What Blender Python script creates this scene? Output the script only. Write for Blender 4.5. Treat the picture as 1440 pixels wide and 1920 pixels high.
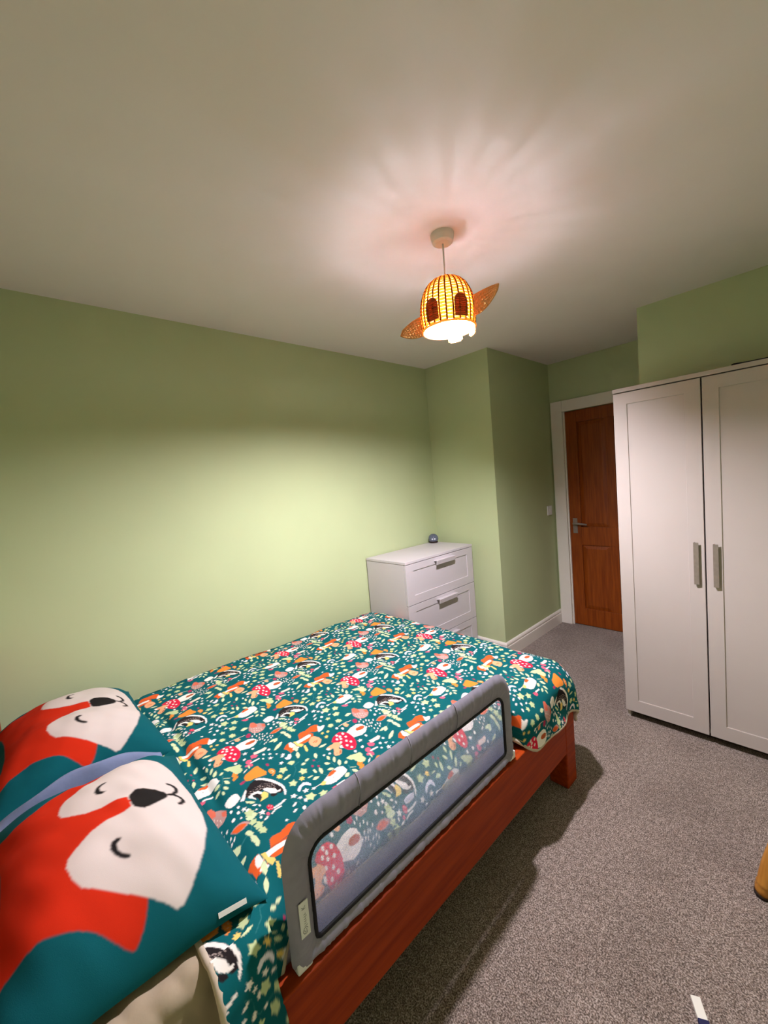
import bpy, bmesh, math, random
import numpy as np
from mathutils import Matrix, Vector

# ------------------------------------------------------------------ clear
for o in list(bpy.data.objects):
    bpy.data.objects.remove(o, do_unlink=True)
scene = bpy.context.scene
COL = scene.collection
random.seed(7)
rng = np.random.default_rng(7)

# ------------------------------------------------------------------ camera
cam_data = bpy.data.cameras.new('camera')
cam_data.sensor_fit = 'HORIZONTAL'
cam_data.sensor_width = 36.0
cam_data.lens = 36.0 * 756.8 / 1440.0
cam_data.clip_start = 0.02
cam = bpy.data.objects.new('camera', cam_data)
COL.objects.link(cam)
_r = Vector((0.677777, 0.730343, -0.084958)); _u = Vector((0.003487, 0.112353, 0.993662)); _f = Vector((-0.735259, 0.673778, -0.073603))
cam.matrix_world = Matrix(((_r.x, _u.x, -_f.x, 2.35921), (_r.y, _u.y, -_f.y, -2.79238), (_r.z, _u.z, -_f.z, 1.49908), (0, 0, 0, 1)))
scene.camera = cam

# ------------------------------------------------------------------ world, exposure
world = bpy.data.worlds.new('night'); scene.world = world
world.use_nodes = True
world.node_tree.nodes['Background'].inputs[0].default_value = (0.05, 0.06, 0.08, 1)
world.node_tree.nodes['Background'].inputs[1].default_value = 0.3
vs = scene.view_settings
vs.view_transform = 'Standard'
vs.look = 'None'
vs.gamma = 1.0
vs.use_curve_mapping = False
vs.exposure = 0.0
BULB = 5200.0            # radiance of the pendant's bulb
scene.cycles.max_bounces = 6
scene.cycles.diffuse_bounces = 3
scene.cycles.transparent_max_bounces = 16
scene.cycles.sample_clamp_indirect = 6.0
scene.cycles.use_denoising = True
scene.cycles.use_adaptive_sampling = True
scene.cycles.adaptive_min_samples = 16
scene.cycles.adaptive_threshold = 0.08

# ------------------------------------------------------------------ measures (metres)
H = 2.455               # ceiling
XA = 0.628              # convex corner by the chest
YC = 1.014              # door wall
XD, YD = 1.570, 0.235   # wall behind the wardrobe
XR, YB = 2.95, -3.15    # right wall and wall behind the bed head

# ------------------------------------------------------------------ helpers
def srgb(h):
    c = [int(h[i:i + 2], 16) / 255.0 for i in (0, 2, 4)]
    return tuple(x / 12.92 if x < .04045 else ((x + .055) / 1.055) ** 2.4 for x in c) + (1.0,)

def mat(name, col, rough=0.6, noise=0.0, scale=20.0, bump=0.0, bscale=200.0, metal=0.0, spec=0.3, col2=None, stretch=None):
    m = bpy.data.materials.new(name); m.use_nodes = True
    nt = m.node_tree; b = nt.nodes['Principled BSDF']
    b.inputs['Roughness'].default_value = rough
    b.inputs['Metallic'].default_value = metal
    b.inputs['Specular IOR Level'].default_value = spec
    tc = nt.nodes.new('ShaderNodeTexCoord')
    vec = tc.outputs['Object']
    if stretch:
        mp = nt.nodes.new('ShaderNodeMapping'); mp.inputs['Scale'].default_value = stretch
        nt.links.new(vec, mp.inputs['Vector']); vec = mp.outputs['Vector']
    if noise > 0 or col2:
        n = nt.nodes.new('ShaderNodeTexNoise'); n.inputs['Scale'].default_value = scale; n.inputs['Detail'].default_value = 5
        nt.links.new(vec, n.inputs['Vector'])
        mx = nt.nodes.new('ShaderNodeMix'); mx.data_type = 'RGBA'
        rp = nt.nodes.new('ShaderNodeValToRGB'); rp.color_ramp.elements[0].position = .35; rp.color_ramp.elements[1].position = .65
        nt.links.new(n.outputs['Fac'], rp.inputs['Fac'])
        c2 = col2 if col2 else tuple(x * (1 - noise) for x in col[:3]) + (1,)
        mx.inputs[6].default_value = col; mx.inputs[7].default_value = c2
        nt.links.new(rp.outputs['Color'], mx.inputs[0]); nt.links.new(mx.outputs[2], b.inputs['Base Color'])
    else:
        b.inputs['Base Color'].default_value = col
    if bump > 0:
        n2 = nt.nodes.new('ShaderNodeTexNoise'); n2.inputs['Scale'].default_value = bscale; n2.inputs['Detail'].default_value = 4
        nt.links.new(vec, n2.inputs['Vector'])
        bp = nt.nodes.new('ShaderNodeBump'); bp.inputs['Strength'].default_value = bump; bp.inputs['Distance'].default_value = 0.004
        nt.links.new(n2.outputs['Fac'], bp.inputs['Height']); nt.links.new(bp.outputs['Normal'], b.inputs['Normal'])
    return m

def bxv(bm, x0, x1, y0, y1, z0, z1):
    v = [bm.verts.new(p) for p in ((x0, y0, z0), (x1, y0, z0), (x1, y1, z0), (x0, y1, z0), (x0, y0, z1), (x1, y0, z1), (x1, y1, z1), (x0, y1, z1))]
    for f in ((3, 2, 1, 0), (4, 5, 6, 7), (0, 1, 5, 4), (1, 2, 6, 5), (2, 3, 7, 6), (3, 0, 4, 7)):
        bm.faces.new([v[i] for i in f])
    return bm

def link(name, me, m=None, parent=None, smooth=False, bevel=0.0, seg=2):
    o = bpy.data.objects.new(name, me)
    COL.objects.link(o)
    if m is not None: me.materials.append(m)
    if smooth:
        me.polygons.foreach_set('use_smooth', [True] * len(me.polygons))
    if bevel > 0:
        b = o.modifiers.new('bevel', 'BEVEL'); b.width = bevel; b.segments = seg; b.limit_method = 'ANGLE'; b.angle_limit = math.radians(40)
    if parent is not None: o.parent = parent
    return o

def obj(name, bm, m, parent=None, smooth=False, bevel=0.0, seg=2):
    bmesh.ops.recalc_face_normals(bm, faces=bm.faces)
    me = bpy.data.meshes.new(name); bm.to_mesh(me); bm.free()
    return link(name, me, m, parent, smooth, bevel, seg)

def box(name, x0, x1, y0, y1, z0, z1, m, parent=None, bevel=0.0, seg=2):
    return obj(name, bxv(bmesh.new(), x0, x1, y0, y1, z0, z1), m, parent, False, bevel, seg)

def tube(bm, pts, r, n=8, closed=False, cap=True):
    """sweep a circle along pts; r a number or one radius per point"""
    P = [Vector(p) for p in pts]; k = len(P); rings = []
    prev = None
    for i in range(k):
        a = P[(i - 1) % k] if (closed or i > 0) else P[0]
        b = P[(i + 1) % k] if (closed or i < k - 1) else P[-1]
        t = (b - a).normalized()
        if prev is None:
            ref = Vector((0, 0, 1)) if abs(t.z) < .9 else Vector((1, 0, 0))
            nn = (ref - t * ref.dot(t)).normalized()
        else:
            nn = (prev - t * prev.dot(t)).normalized()
        prev = nn; bb = t.cross(nn)
        rr = r[i] if hasattr(r, '__len__') else r
        rings.append([bm.verts.new(P[i] + (nn * math.cos(2 * math.pi * j / n) + bb * math.sin(2 * math.pi * j / n)) * rr) for j in range(n)])
    for i in range(k if closed else k - 1):
        A, B = rings[i], rings[(i + 1) % k]
        for j in range(n):
            bm.faces.new((A[j], A[(j + 1) % n], B[(j + 1) % n], B[j]))
    if not closed and cap:
        bm.faces.new(rings[0][::-1]); bm.faces.new(rings[-1])
    return bm

def lathe(bm, prof, n=32, c=(0, 0)):
    rings = []
    for r, z in prof:
        if r < 1e-5: rings.append([bm.verts.new((c[0], c[1], z))])
        else: rings.append([bm.verts.new((c[0] + r * math.cos(2 * math.pi * j / n), c[1] + r * math.sin(2 * math.pi * j / n), z)) for j in range(n)])
    for A, B in zip(rings[:-1], rings[1:]):
        for j in range(n):
            if len(A) == 1 and len(B) == 1: continue
            if len(A) == 1: bm.faces.new((A[0], B[j], B[(j + 1) % n]))
            elif len(B) == 1: bm.faces.new((A[j], A[(j + 1) % n], B[0]))
            else: bm.faces.new((A[j], A[(j + 1) % n], B[(j + 1) % n], B[j]))
    return bm

def extrude_poly(bm, pts, fn, d0, d1):
    """prism: pts 2D, fn(p, d) -> 3D"""
    A = [bm.verts.new(fn(p, d0)) for p in pts]; B = [bm.verts.new(fn(p, d1)) for p in pts]
    n = len(pts)
    bm.faces.new(A[::-1]); bm.faces.new(B)
    for i in range(n): bm.faces.new((A[i], A[(i + 1) % n], B[(i + 1) % n], B[i]))
    return bm

def tag(o, label=None, cat=None, group=None, kind=None):
    if label: o['label'] = label
    if cat: o['category'] = cat
    if group: o['group'] = group
    if kind: o['kind'] = kind
    return o

def thing(name, loc, label, cat, group=None):
    o = bpy.data.objects.new(name, None); COL.objects.link(o)
    o.location = loc; o.empty_display_size = .05
    return tag(o, label, cat, group)

def put(o, parent):
    """parent a mesh made in room coordinates to a thing that stands elsewhere"""
    o.parent = parent
    o.matrix_parent_inverse = Matrix.Translation(-Vector(parent.location))
    return o

def S(o, label): return tag(o, label, None, None, 'structure')

# ------------------------------------------------------------------ materials
M_WALL = mat('green_emulsion', srgb('BFCA9C'), .75, .03, 3.0, spec=.2)
M_CEIL = mat('white_emulsion', srgb('F2EAE6'), .85, .02, 3.0, spec=.15)
M_GLOSS = mat('white_gloss_paint', srgb('EDE6DC'), .35, .02, 6.0, spec=.4)
M_GREY = mat('light_grey_lacquer', srgb('BDB2AB'), .45, .015, 8.0, spec=.35)
M_CHEST = mat('pale_grey_lacquer', srgb('CCC4C6'), .45, .015, 8.0, spec=.35)
M_SHADOWGAP = mat('shadow_gap_brown', srgb('4A4038'), .8)  # dark tone paints the shade in the gap under the wardrobe
M_STEEL = mat('brushed_metal', srgb('988C80'), .4, .1, 60, metal=.3)
M_OAK = mat('oak_veneer', srgb('944810'), .42, 0, 5.0, .05, 60, col2=srgb('7C360A'), stretch=(14, 14, .8))
M_PINE = mat('stained_pine', srgb('A43C0C'), .5, 0, 4.0, .05, 60, spec=.15, col2=srgb('8A2C06'), stretch=(16, .9, 16))
M_PINE_LIGHT = mat('honey_pine', srgb('C88A3A'), .4, 0, 4.0, col2=srgb('A86A22'), stretch=(12, 12, 1.2))
M_PLASTIC = mat('white_plastic', srgb('ECEAE6'), .35)
M_SHEET = mat('lavender_grey_sheet', srgb('D6D0DA'), .9, .06, 12, .25, 40)
M_CREAM = mat('beige_cotton', srgb('C9B9A4'), .9, .06, 14, .25, 60)
M_GUARD = mat('charcoal_nylon', srgb('9892A2'), .8, .08, 40, .25, 900)
M_PIPE = mat('black_piping', srgb('141216'), .6)
M_BLUE = mat('slate_blue_cotton', srgb('7C88A8'), .9, .1, 20, .2, 60)
M_DARK = mat('dark_rubber', srgb('2A1C16'), .7)

def carpet_material():
    m = bpy.data.materials.new('speckled_carpet'); m.use_nodes = True
    nt = m.node_tree; b = nt.nodes['Principled BSDF']
    b.inputs['Roughness'].default_value = 1.0; b.inputs['Specular IOR Level'].default_value = .05
    b.inputs['Sheen Weight'].default_value = .15
    tc = nt.nodes.new('ShaderNodeTexCoord')
    def noise(s, d):
        n = nt.nodes.new('ShaderNodeTexNoise'); n.inputs['Scale'].default_value = s; n.inputs['Detail'].default_value = d
        nt.links.new(tc.outputs['Object'], n.inputs['Vector']); return n
    fine, mid, big = noise(235, 2), noise(60, 3), noise(3.2, 4)
    rp = nt.nodes.new('ShaderNodeValToRGB'); e = rp.color_ramp.elements
    e[0].position = .36; e[0].color = srgb('584C44'); e[1].position = .66; e[1].color = srgb('C6B6AC')
    x = e.new(.5); x.color = srgb('8C7C72')
    ad = nt.nodes.new('ShaderNodeMath'); ad.operation = 'MULTIPLY_ADD'; ad.inputs[1].default_value = .3; 
    sub = nt.nodes.new('ShaderNodeMath'); sub.operation = 'SUBTRACT'; sub.inputs[1].default_value = .15
    nt.links.new(mid.outputs['Fac'], ad.inputs[0]); nt.links.new(fine.outputs['Fac'], ad.inputs[2])
    nt.links.new(ad.outputs[0], sub.inputs[0]); nt.links.new(sub.outputs[0], rp.inputs['Fac'])
    mx = nt.nodes.new('ShaderNodeMix'); mx.data_type = 'RGBA'; mx.blend_type = 'MULTIPLY'; mx.inputs[0].default_value = .35
    r2 = nt.nodes.new('ShaderNodeValToRGB'); r2.color_ramp.elements[0].position = .38; r2.color_ramp.elements[0].color = (.55, .52, .5, 1); r2.color_ramp.elements[1].position = .58
    nt.links.new(big.outputs['Fac'], r2.inputs['Fac'])
    nt.links.new(rp.outputs['Color'], mx.inputs[6]); nt.links.new(r2.outputs['Color'], mx.inputs[7]); nt.links.new(mx.outputs[2], b.inputs['Base Color'])
    bp = nt.nodes.new('ShaderNodeBump'); bp.inputs['Strength'].default_value = .8; bp.inputs['Distance'].default_value = .006
    nt.links.new(sub.outputs[0], bp.inputs['Height']); nt.links.new(bp.outputs['Normal'], b.inputs['Normal'])
    return m
M_CARPET = carpet_material()

def print_material(name, rough=.9):
    m = bpy.data.materials.new(name); m.use_nodes = True
    nt = m.node_tree; b = nt.nodes['Principled BSDF']
    a = nt.nodes.new('ShaderNodeAttribute'); a.attribute_name = 'print'
    nt.links.new(a.outputs['Color'], b.inputs['Base Color'])
    b.inputs['Roughness'].default_value = rough; b.inputs['Specular IOR Level'].default_value = .12
    n = nt.nodes.new('ShaderNodeTexNoise'); n.inputs['Scale'].default_value = 700
    tc = nt.nodes.new('ShaderNodeTexCoord'); nt.links.new(tc.outputs['Object'], n.inputs['Vector'])
    bp = nt.nodes.new('ShaderNodeBump'); bp.inputs['Strength'].default_value = .15; bp.inputs['Distance'].default_value = .001
    nt.links.new(n.outputs['Fac'], bp.inputs['Height']); nt.links.new(bp.outputs['Normal'], b.inputs['Normal'])
    return m

def net_material():
    m = bpy.data.materials.new('grey_netting'); m.use_nodes = True
    nt = m.node_tree; nt.nodes.remove(nt.nodes['Principled BSDF'])
    out = nt.nodes['Material Output']
    d = nt.nodes.new('ShaderNodeBsdfDiffuse'); d.inputs[0].default_value = srgb('D8DEFF')
    tl = nt.nodes.new('ShaderNodeBsdfTranslucent'); tl.inputs[0].default_value = srgb('D8DEFF')
    tr = nt.nodes.new('ShaderNodeBsdfTransparent')
    a = nt.nodes.new('ShaderNodeMixShader'); a.inputs[0].default_value = .8
    nt.links.new(d.outputs[0], a.inputs[1]); nt.links.new(tl.outputs[0], a.inputs[2])
    w = nt.nodes.new('ShaderNodeTexVoronoi'); w.inputs['Scale'].default_value = 420
    tc = nt.nodes.new('ShaderNodeTexCoord'); nt.links.new(tc.outputs['Object'], w.inputs['Vector'])
    rp = nt.nodes.new('ShaderNodeMapRange'); rp.inputs[1].default_value = .1; rp.inputs[2].default_value = .8; rp.inputs[3].default_value = .82; rp.inputs[4].default_value = .60
    nt.links.new(w.outputs['Distance'], rp.inputs[0])
    mx = nt.nodes.new('ShaderNodeMixShader')
    nt.links.new(rp.outputs[0], mx.inputs[0]); nt.links.new(a.outputs[0], mx.inputs[1]); nt.links.new(tr.outputs[0], mx.inputs[2])
    nt.links.new(mx.outputs[0], out.inputs['Surface'])
    return m

def wicker_material(name, c, trans=.45):
    m = bpy.data.materials.new(name); m.use_nodes = True
    nt = m.node_tree; nt.nodes.remove(nt.nodes['Principled BSDF']); out = nt.nodes['Material Output']
    tc = nt.nodes.new('ShaderNodeTexCoord'); n = nt.nodes.new('ShaderNodeTexNoise'); n.inputs['Scale'].default_value = 160
    nt.links.new(tc.outputs['Object'], n.inputs['Vector'])
    mxc = nt.nodes.new('ShaderNodeMix'); mxc.data_type = 'RGBA'; mxc.inputs[6].default_value = c; mxc.inputs[7].default_value = tuple(x * .7 for x in c[:3]) + (1,)
    nt.links.new(n.outputs['Fac'], mxc.inputs[0])
    d = nt.nodes.new('ShaderNodeBsdfDiffuse'); t = nt.nodes.new('ShaderNodeBsdfTranslucent')
    nt.links.new(mxc.outputs[2], d.inputs[0]); nt.links.new(mxc.outputs[2], t.inputs[0])
    a = nt.nodes.new('ShaderNodeMixShader'); a.inputs[0].default_value = trans
    nt.links.new(d.outputs[0], a.inputs[1]); nt.links.new(t.outputs[0], a.inputs[2]); nt.links.new(a.outputs[0], out.inputs['Surface'])
    return m

# ------------------------------------------------------------------ room shell
W = .12
S(box('floor', -W, XR + W, YB - W, YC + W, -.08, 0, M_CARPET), 'grey beige speckled fitted carpet covering the bedroom floor')
S(box('ceiling', -W, XR + W, YB - W, YC + W, H, H + .08, M_CEIL), 'plain white painted ceiling with the pendant lamp')
S(box('wall_left', -W, 0, YB - W, 0, 0, H, M_WALL), 'long pale green wall behind the bed')
bm = bxv(bmesh.new(), -W, XA, 0, YC + W, 0, H)
S(obj('wall_far', bm, M_WALL), 'green boxed-out wall corner beside the chest of drawers')
bm = bmesh.new()
DX0, DX1, DH = .745, 1.505, 2.0
bxv(bm, XA, DX0, YC, YC + W, 0, H); bxv(bm, DX1, XD, YC, YC + W, 0, H); bxv(bm, DX0, DX1, YC, YC + W, DH, H)
S(obj('wall_door', bm, M_WALL), 'green wall around the wooden door')
S(box('wall_wardrobe', XD, XR + W, YD, YC + W, 0, H, M_WALL), 'green wall above and behind the wardrobe')
S(box('wall_right', XR, XR + W, YB - W, YD, 0, H, M_WALL), 'green wall on the right of the room')
S(box('wall_back', 0, XR, YB - W, YB, 0, H, M_WALL), 'green wall behind the head of the bed')

def baseboard(name, p0, p1, nrm, label):
    """moulded skirting from p0 to p1, standing out along nrm"""
    prof = [(0, 0), (.018, 0), (.018, .088), (.0165, .094), (.012, .097), (.012, .102), (.0155, .106), (.014, .116), (.008, .125), (0, .128)]
    p0 = Vector((p0[0], p0[1], 0)); p1 = Vector((p1[0], p1[1], 0)); n = Vector((nrm[0], nrm[1], 0)); d = p1 - p0
    bm = extrude_poly(bmesh.new(), prof, lambda p, t: p0 + d * t + n * p[0] + Vector((0, 0, p[1])), 0, 1)
    return S(obj(name, bm, M_GLOSS), label)
baseboard('baseboard_far', (0, 0), (XA + .018, 0), (0, -1), 'white moulded skirting board beside the chest of drawers')
baseboard('baseboard_recess', (XA, 0), (XA, YC), (1, 0), 'white moulded skirting board leading to the door')
baseboard('baseboard_left', (0, YB), (0, 0), (1, 0), 'white skirting board along the long green wall')
baseboard('baseboard_wardrobe', (XD, YD), (XR, YD), (0, -1), 'white skirting board behind the wardrobe')
baseboard('baseboard_right', (XR, YB), (XR, YD), (-1, 0), 'white skirting board along the right wall')
baseboard('baseboard_back', (0, YB), (XR, YB), (0, 1), 'white skirting board behind the bed head')

# door trim
tr = bpy.data.objects.new('trim_1', None); COL.objects.link(tr); S(tr, 'white painted architrave around the wooden door')
box('jamb_board', DX0 - .104, DX0, YC - .022, YC, 0, DH + .1, M_GLOSS, tr, .004)
box('jamb_board', DX1, XD - .001, YC - .022, YC, 0, DH + .1, M_GLOSS, tr, .004)
box('head_board', DX0, DX1, YC - .022, YC, DH, DH + .1, M_GLOSS, tr, .004)
box('door_stop', DX0, DX0 + .012, YC, YC + W, 0, DH, M_GLOSS, tr)

# four panel door
def door():
    d = bpy.data.objects.new('door_1', None); COL.objects.link(d); d.location = (DX0 + .012, YC + .012, .006)
    S(d, 'warm oak four-panel interior door behind the wardrobe')
    w, h, t = DX1 - DX0 - .014, DH - .01, .04
    cols = [(.10, .335), (.405, .64)]; rows = [(.16, .76), (.93, 1.885)]
    xs = [0, .10, .335, .405, .64, w]; zs = [0, .16, .76, .93, 1.885, h]
    for i, (a, b, nm) in enumerate([(0, .10, 'stile'), (.64, w, 'stile')]):
        box(nm, a, b, 0, t, 0, h, M_OAK, d, .002)
    for (a, b) in ((0, .16), (.76, .93), (1.885, h)):
        box('rail', .10, .64, 0, t, a, b, M_OAK, d, .002)
    for (a, b) in rows:
        box('muntin', .335, .405, 0, t, a, b, M_OAK, d, .002)
        for (c, e) in cols:
            bm = bmesh.new(); bxv(bm, c, e, .016, t - .008, a, b)
            # raised field with sloping margins
            m_ = .035
            o = [(c + .004, a + .004), (e - .004, a + .004), (e - .004, b - .004), (c + .004, b - .004)]
            i_ = [(c + m_, a + m_), (e - m_, a + m_), (e - m_, b - m_), (c + m_, b - m_)]
            V0 = [bm.verts.new((x, .0158, z)) for x, z in o]; V1 = [bm.verts.new((x, .006, z)) for x, z in i_]
            bm.faces.new(V1)
            for k in range(4): bm.faces.new((V0[k], V0[(k + 1) % 4], V1[(k + 1) % 4], V1[k]))
            obj('panel', bm, M_OAK, d)
    hd = box('lock_plate', .028, .068, -.006, 0, .87, 1.01, M_STEEL, d, .002)
    bm = bmesh.new(); tube(bm, [(.048, 0, .965), (.048, -.045, .965)], .009, 10); tube(bm, [(.045, -.045, .965), (.085, -.049, .964), (.165, -.046, .956)], [.010, .0095, .008], 10)
    obj('lever_handle', bm, M_STEEL, hd, True)
door()

sw = thing('light_switch', (XA, .885, 1.104), 'small white light switch plate beside the door frame', 'switch')
box('plate', 0.0005, .009, -.043, .043, -.043, .043, M_PLASTIC, sw, .002)
box('rocker', .009, .013, -.008, .008, -.014, .014, M_PLASTIC, sw, .001)

# ------------------------------------------------------------------ shaker front: frame with a recessed field
def shaker(w, h, t, fl, fr, fb, ft, dep=.006):
    """front in local x (width) and z (height), face at y=0 and back at y=t"""
    bm = bmesh.new()
    o = [(0, 0), (w, 0), (w, h), (0, h)]; i = [(fl, fb), (w - fr, fb), (w - fr, h - ft), (fl, h - ft)]
    A = [bm.verts.new((x, 0, z)) for x, z in o]; B = [bm.verts.new((x, 0, z)) for x, z in i]
    Cc = [bm.verts.new((x, dep, z)) for x, z in i]; D = [bm.verts.new((x, t, z)) for x, z in o]
    for k in range(4):
        n = (k + 1) % 4
        bm.faces.new((A[k], A[n], B[n], B[k])); bm.faces.new((B[k], B[n], Cc[n], Cc[k])); bm.faces.new((A[n], A[k], D[k], D[n]))
    bm.faces.new(Cc); bm.faces.new(D[::-1])
    return bm

def tab_handle(L, k=1.0):
    """folded tab pull of length L along x: plate out from the face (-y), then a lip turned down (-z)"""
    prof = [(0, 0), (-.030, .004), (-.033, .001), (-.027, -.030), (-.024, -.030), (-.028, -.001), (0, -.004)]
    return extrude_poly(bmesh.new(), prof, lambda p, d: Vector((d, p[0] * k, p[1] * k)), 0, L)

# ------------------------------------------------------------------ wardrobe
def wardrobe():
    x0, x1, y0, y1 = 1.572, 2.352, -.273, YD - .02
    t = thing('wardrobe', (x0, y0, 0), 'tall light grey two-door wardrobe standing in front of the wooden door', 'wardrobe')
    def P(o): return put(o, t)
    fy = y0 + .02
    P(box('side_panel', x0, x0 + .018, fy, y1, .0, 1.876, M_GREY, None, .001)); P(box('side_panel', x1 - .018, x1, fy, y1, .0, 1.876, M_GREY, None, .001))
    P(box('top_panel', x0 - .002, x1 + .002, y0 - .004, y1, 1.878, 1.90, M_GREY, None, .0015))
    P(box('bottom_panel', x0 + .018, x1 - .018, fy + .002, y1, .05, .068, M_GREY)); P(box('back_panel', x0 + .018, x1 - .018, y1 - .006, y1, .05, 1.878, M_GREY))
    P(box('plinth', x0 + .018, x1 - .018, fy + .05, fy + .066, 0, .05, M_SHADOWGAP))
    dw = .387
    for k, xs in enumerate((x0, x0 + dw + .006)):
        d = obj('door', shaker(dw, 1.826, .019, .066 if k == 0 else .064, .066, .072, .062), M_GREY, None, False, .0012)
        d.location = (xs, y0, .047); put(d, t)
        hm = tab_handle(.215, .62)
        h = obj('handle', hm, M_STEEL, d)
        # stand the tab upright: its length runs along z, lips face away from each other
        h.rotation_euler = (0, -math.pi / 2, 0)
        if k == 0: h.location = (dw - .040, 0, .80)
        else: h.location = (.032, 0, .795)
wardrobe()

# ------------------------------------------------------------------ chest of drawers
def chest():
    g, y0, y1, HT = .012, -.864, -.084, .937
    x1 = g + .41
    t = thing('chest_of_drawers', (g, y0, 0), 'light grey three-drawer chest in the corner beyond the bed foot', 'chest of drawers')
    def P(o): return put(o, t)
    P(box('side_panel', g, x1 - .020, y0, y0 + .018, 0, HT - .02, M_CHEST, None, .001)); P(box('side_panel', g, x1 - .020, y1 - .018, y1, 0, HT - .02, M_CHEST, None, .001))
    P(box('top_panel', g, x1 + .002, y0 - .002, y1 + .002, HT - .018, HT, M_CHEST, None, .0015))
    P(box('back_panel', g, g + .006, y0 + .018, y1 - .018, .03, HT - .02, M_CHEST)); P(box('bottom_panel', g + .006, x1 - .03, y0 + .018, y1 - .018, .04, .056, M_CHEST))
    hh = .2875
    for k in range(3):
        z = HT - .022 - (k + 1) * hh - k * .004
        d = obj('drawer_front', shaker(y1 - y0, hh, .018, .075, .075, .062, .05, .005), M_CHEST, None, False, .001)
        d.location = (x1, y0, z); d.rotation_euler = (0, 0, math.pi / 2); put(d, t)
        h = obj('handle', tab_handle(.215), M_CHEST, d); h.location = (.30, 0, hh - .022)
chest()

# small dark glass night light on the chest
nl = thing('night_light', (.058, -.128, .937), 'small dark grey dome night light on the chest of drawers', 'night light')
M_SMOKE = mat('smoky_glass', srgb('5A6072'), .08, .1, 30, spec=.8)
bm = lathe(bmesh.new(), [(0, .078), (.018, .075), (.032, .066), (.041, .050), (.0435, .034), (.041, .02), (.036, .012), (0, .012)], 28); obj('dome', bm, M_SMOKE, nl, True)
bm = lathe(bmesh.new(), [(0, 0), (.033, 0), (.037, .004), (.038, .012), (.034, .016), (0, .016)], 28); obj('base', bm, M_DARK, nl)
M_GLINT = mat('painted_glint', srgb('E8ECF6'), .2)  # white beads paint the small bright reflection on the dome
for s_ in (-1, 1):
    bm = bmesh.new(); bmesh.ops.create_icosphere(bm, subdivisions=2, radius=.0075)
    e = obj('glint_eye', bm, M_GLINT, nl, True); a_ = math.radians(-47 + s_ * 14); e.location = (.041 * math.cos(a_), .041 * math.sin(a_), .036)

# ------------------------------------------------------------------ bed frame
BX0, BX1, BYH, BYF = .045, 1.555, -2.985, -.945
def bed():
    t = thing('double_bed', (.8, -1.9, 0), 'low orange stained pine double bed frame under the woodland duvet', 'bed')
    def P(o): return put(o, t)
    P(box('side_rail', BX1 - .058, BX1, BYH + .06, BYF - .095, .175, .385, M_PINE, None, .004)); P(box('side_rail', BX0, BX0 + .03, BYH + .06, BYF - .095, .175, .385, M_PINE, None, .004))
    P(box('end_rail', BX0 + .09, BX1 - .09, BYF - .06, BYF - .03, .175, .385, M_PINE, None, .004))
    for x in (BX0, BX1 - .09):
        P(box('leg', x, x + .09, BYF - .095, BYF, 0, .42, M_PINE, None, .006))
        P(box('leg', x, x + .09, BYH, BYH + .06, 0, .95, M_PINE, None, .006))
    hb = P(box('headboard', BX0 + .09, BX1 - .09, BYH + .01, BYH + .045, .80, .92, M_PINE, None, .01))
    P(box('head_rail', BX0 + .09, BX1 - .09, BYH + .01, BYH + .045, .30, .42, M_PINE, None, .004))
    for k in range(9):
        x = BX0 + .16 + k * (BX1 - BX0 - .32) / 8
        bm = lathe(bmesh.new(), [(.012, .42), (.012, .52), (.018, .55), (.024, .61), (.018, .67), (.012, .70), (.012, .80)], 12, (x, BYH + .03)); P(obj('spindle', bm, M_PINE, None, True))
    for k in range(7):
        y = -2.75 + k * .27
        P(box('slat', BX0 + .03, BX1 - .03, y, y + .07, .275, .295, M_PINE_LIGHT))
bed()

MX0, MX1, MY0, MY1, MZ0, MZ1 = .10, 1.490, -2.90, -1.0, .295, .525
mt = box('mattress', MX0, MX1, MY0, MY1, MZ0, MZ1, M_SHEET, None, .03, 4)
tag(mt, 'double mattress in a pale fitted sheet under the duvet', 'mattress')

# beige sheet corner added at the head; pillow and duvet shade darkens its colour
def sheet_corner():
    ys = np.linspace(-2.90, -2.50, 60); s = np.linspace(0, .30, 40)
    Sg, Yg = np.meshgrid(s, ys)
    r = .035; x1 = 1.465
    a = np.clip((Sg - .12) / r, 0, math.pi / 2); rest = np.maximum(0, Sg - .12 - r * math.pi / 2)
    X = x1 - .12 + np.minimum(Sg, .12) + r * np.sin(a); Z = .531 - r * (1 - np.cos(a)) - rest
    wr = .004 * np.sin(Yg * 42 + 3 * np.sin(Sg * 20)) * np.clip(Sg / .1, 0, 1) + .002 * np.sin(Yg * 95 + Sg * 30)
    X = X + np.abs(wr) * np.sin(a); Z = Z + np.abs(wr) * np.cos(a)
    ys_ = Yg
    o = grid_mesh('sheet_corner', np.stack([X, ys_, Z], -1), None, mat('shaded_beige_sheet', srgb('A8977F'), .9, .08, 10, .2, 50), mt)
    so = o.modifiers.new('solid', 'SOLIDIFY'); so.thickness = .002; so.offset = 1
    o['label'] = 'creased beige sheet corner with shade in its colour'
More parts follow.
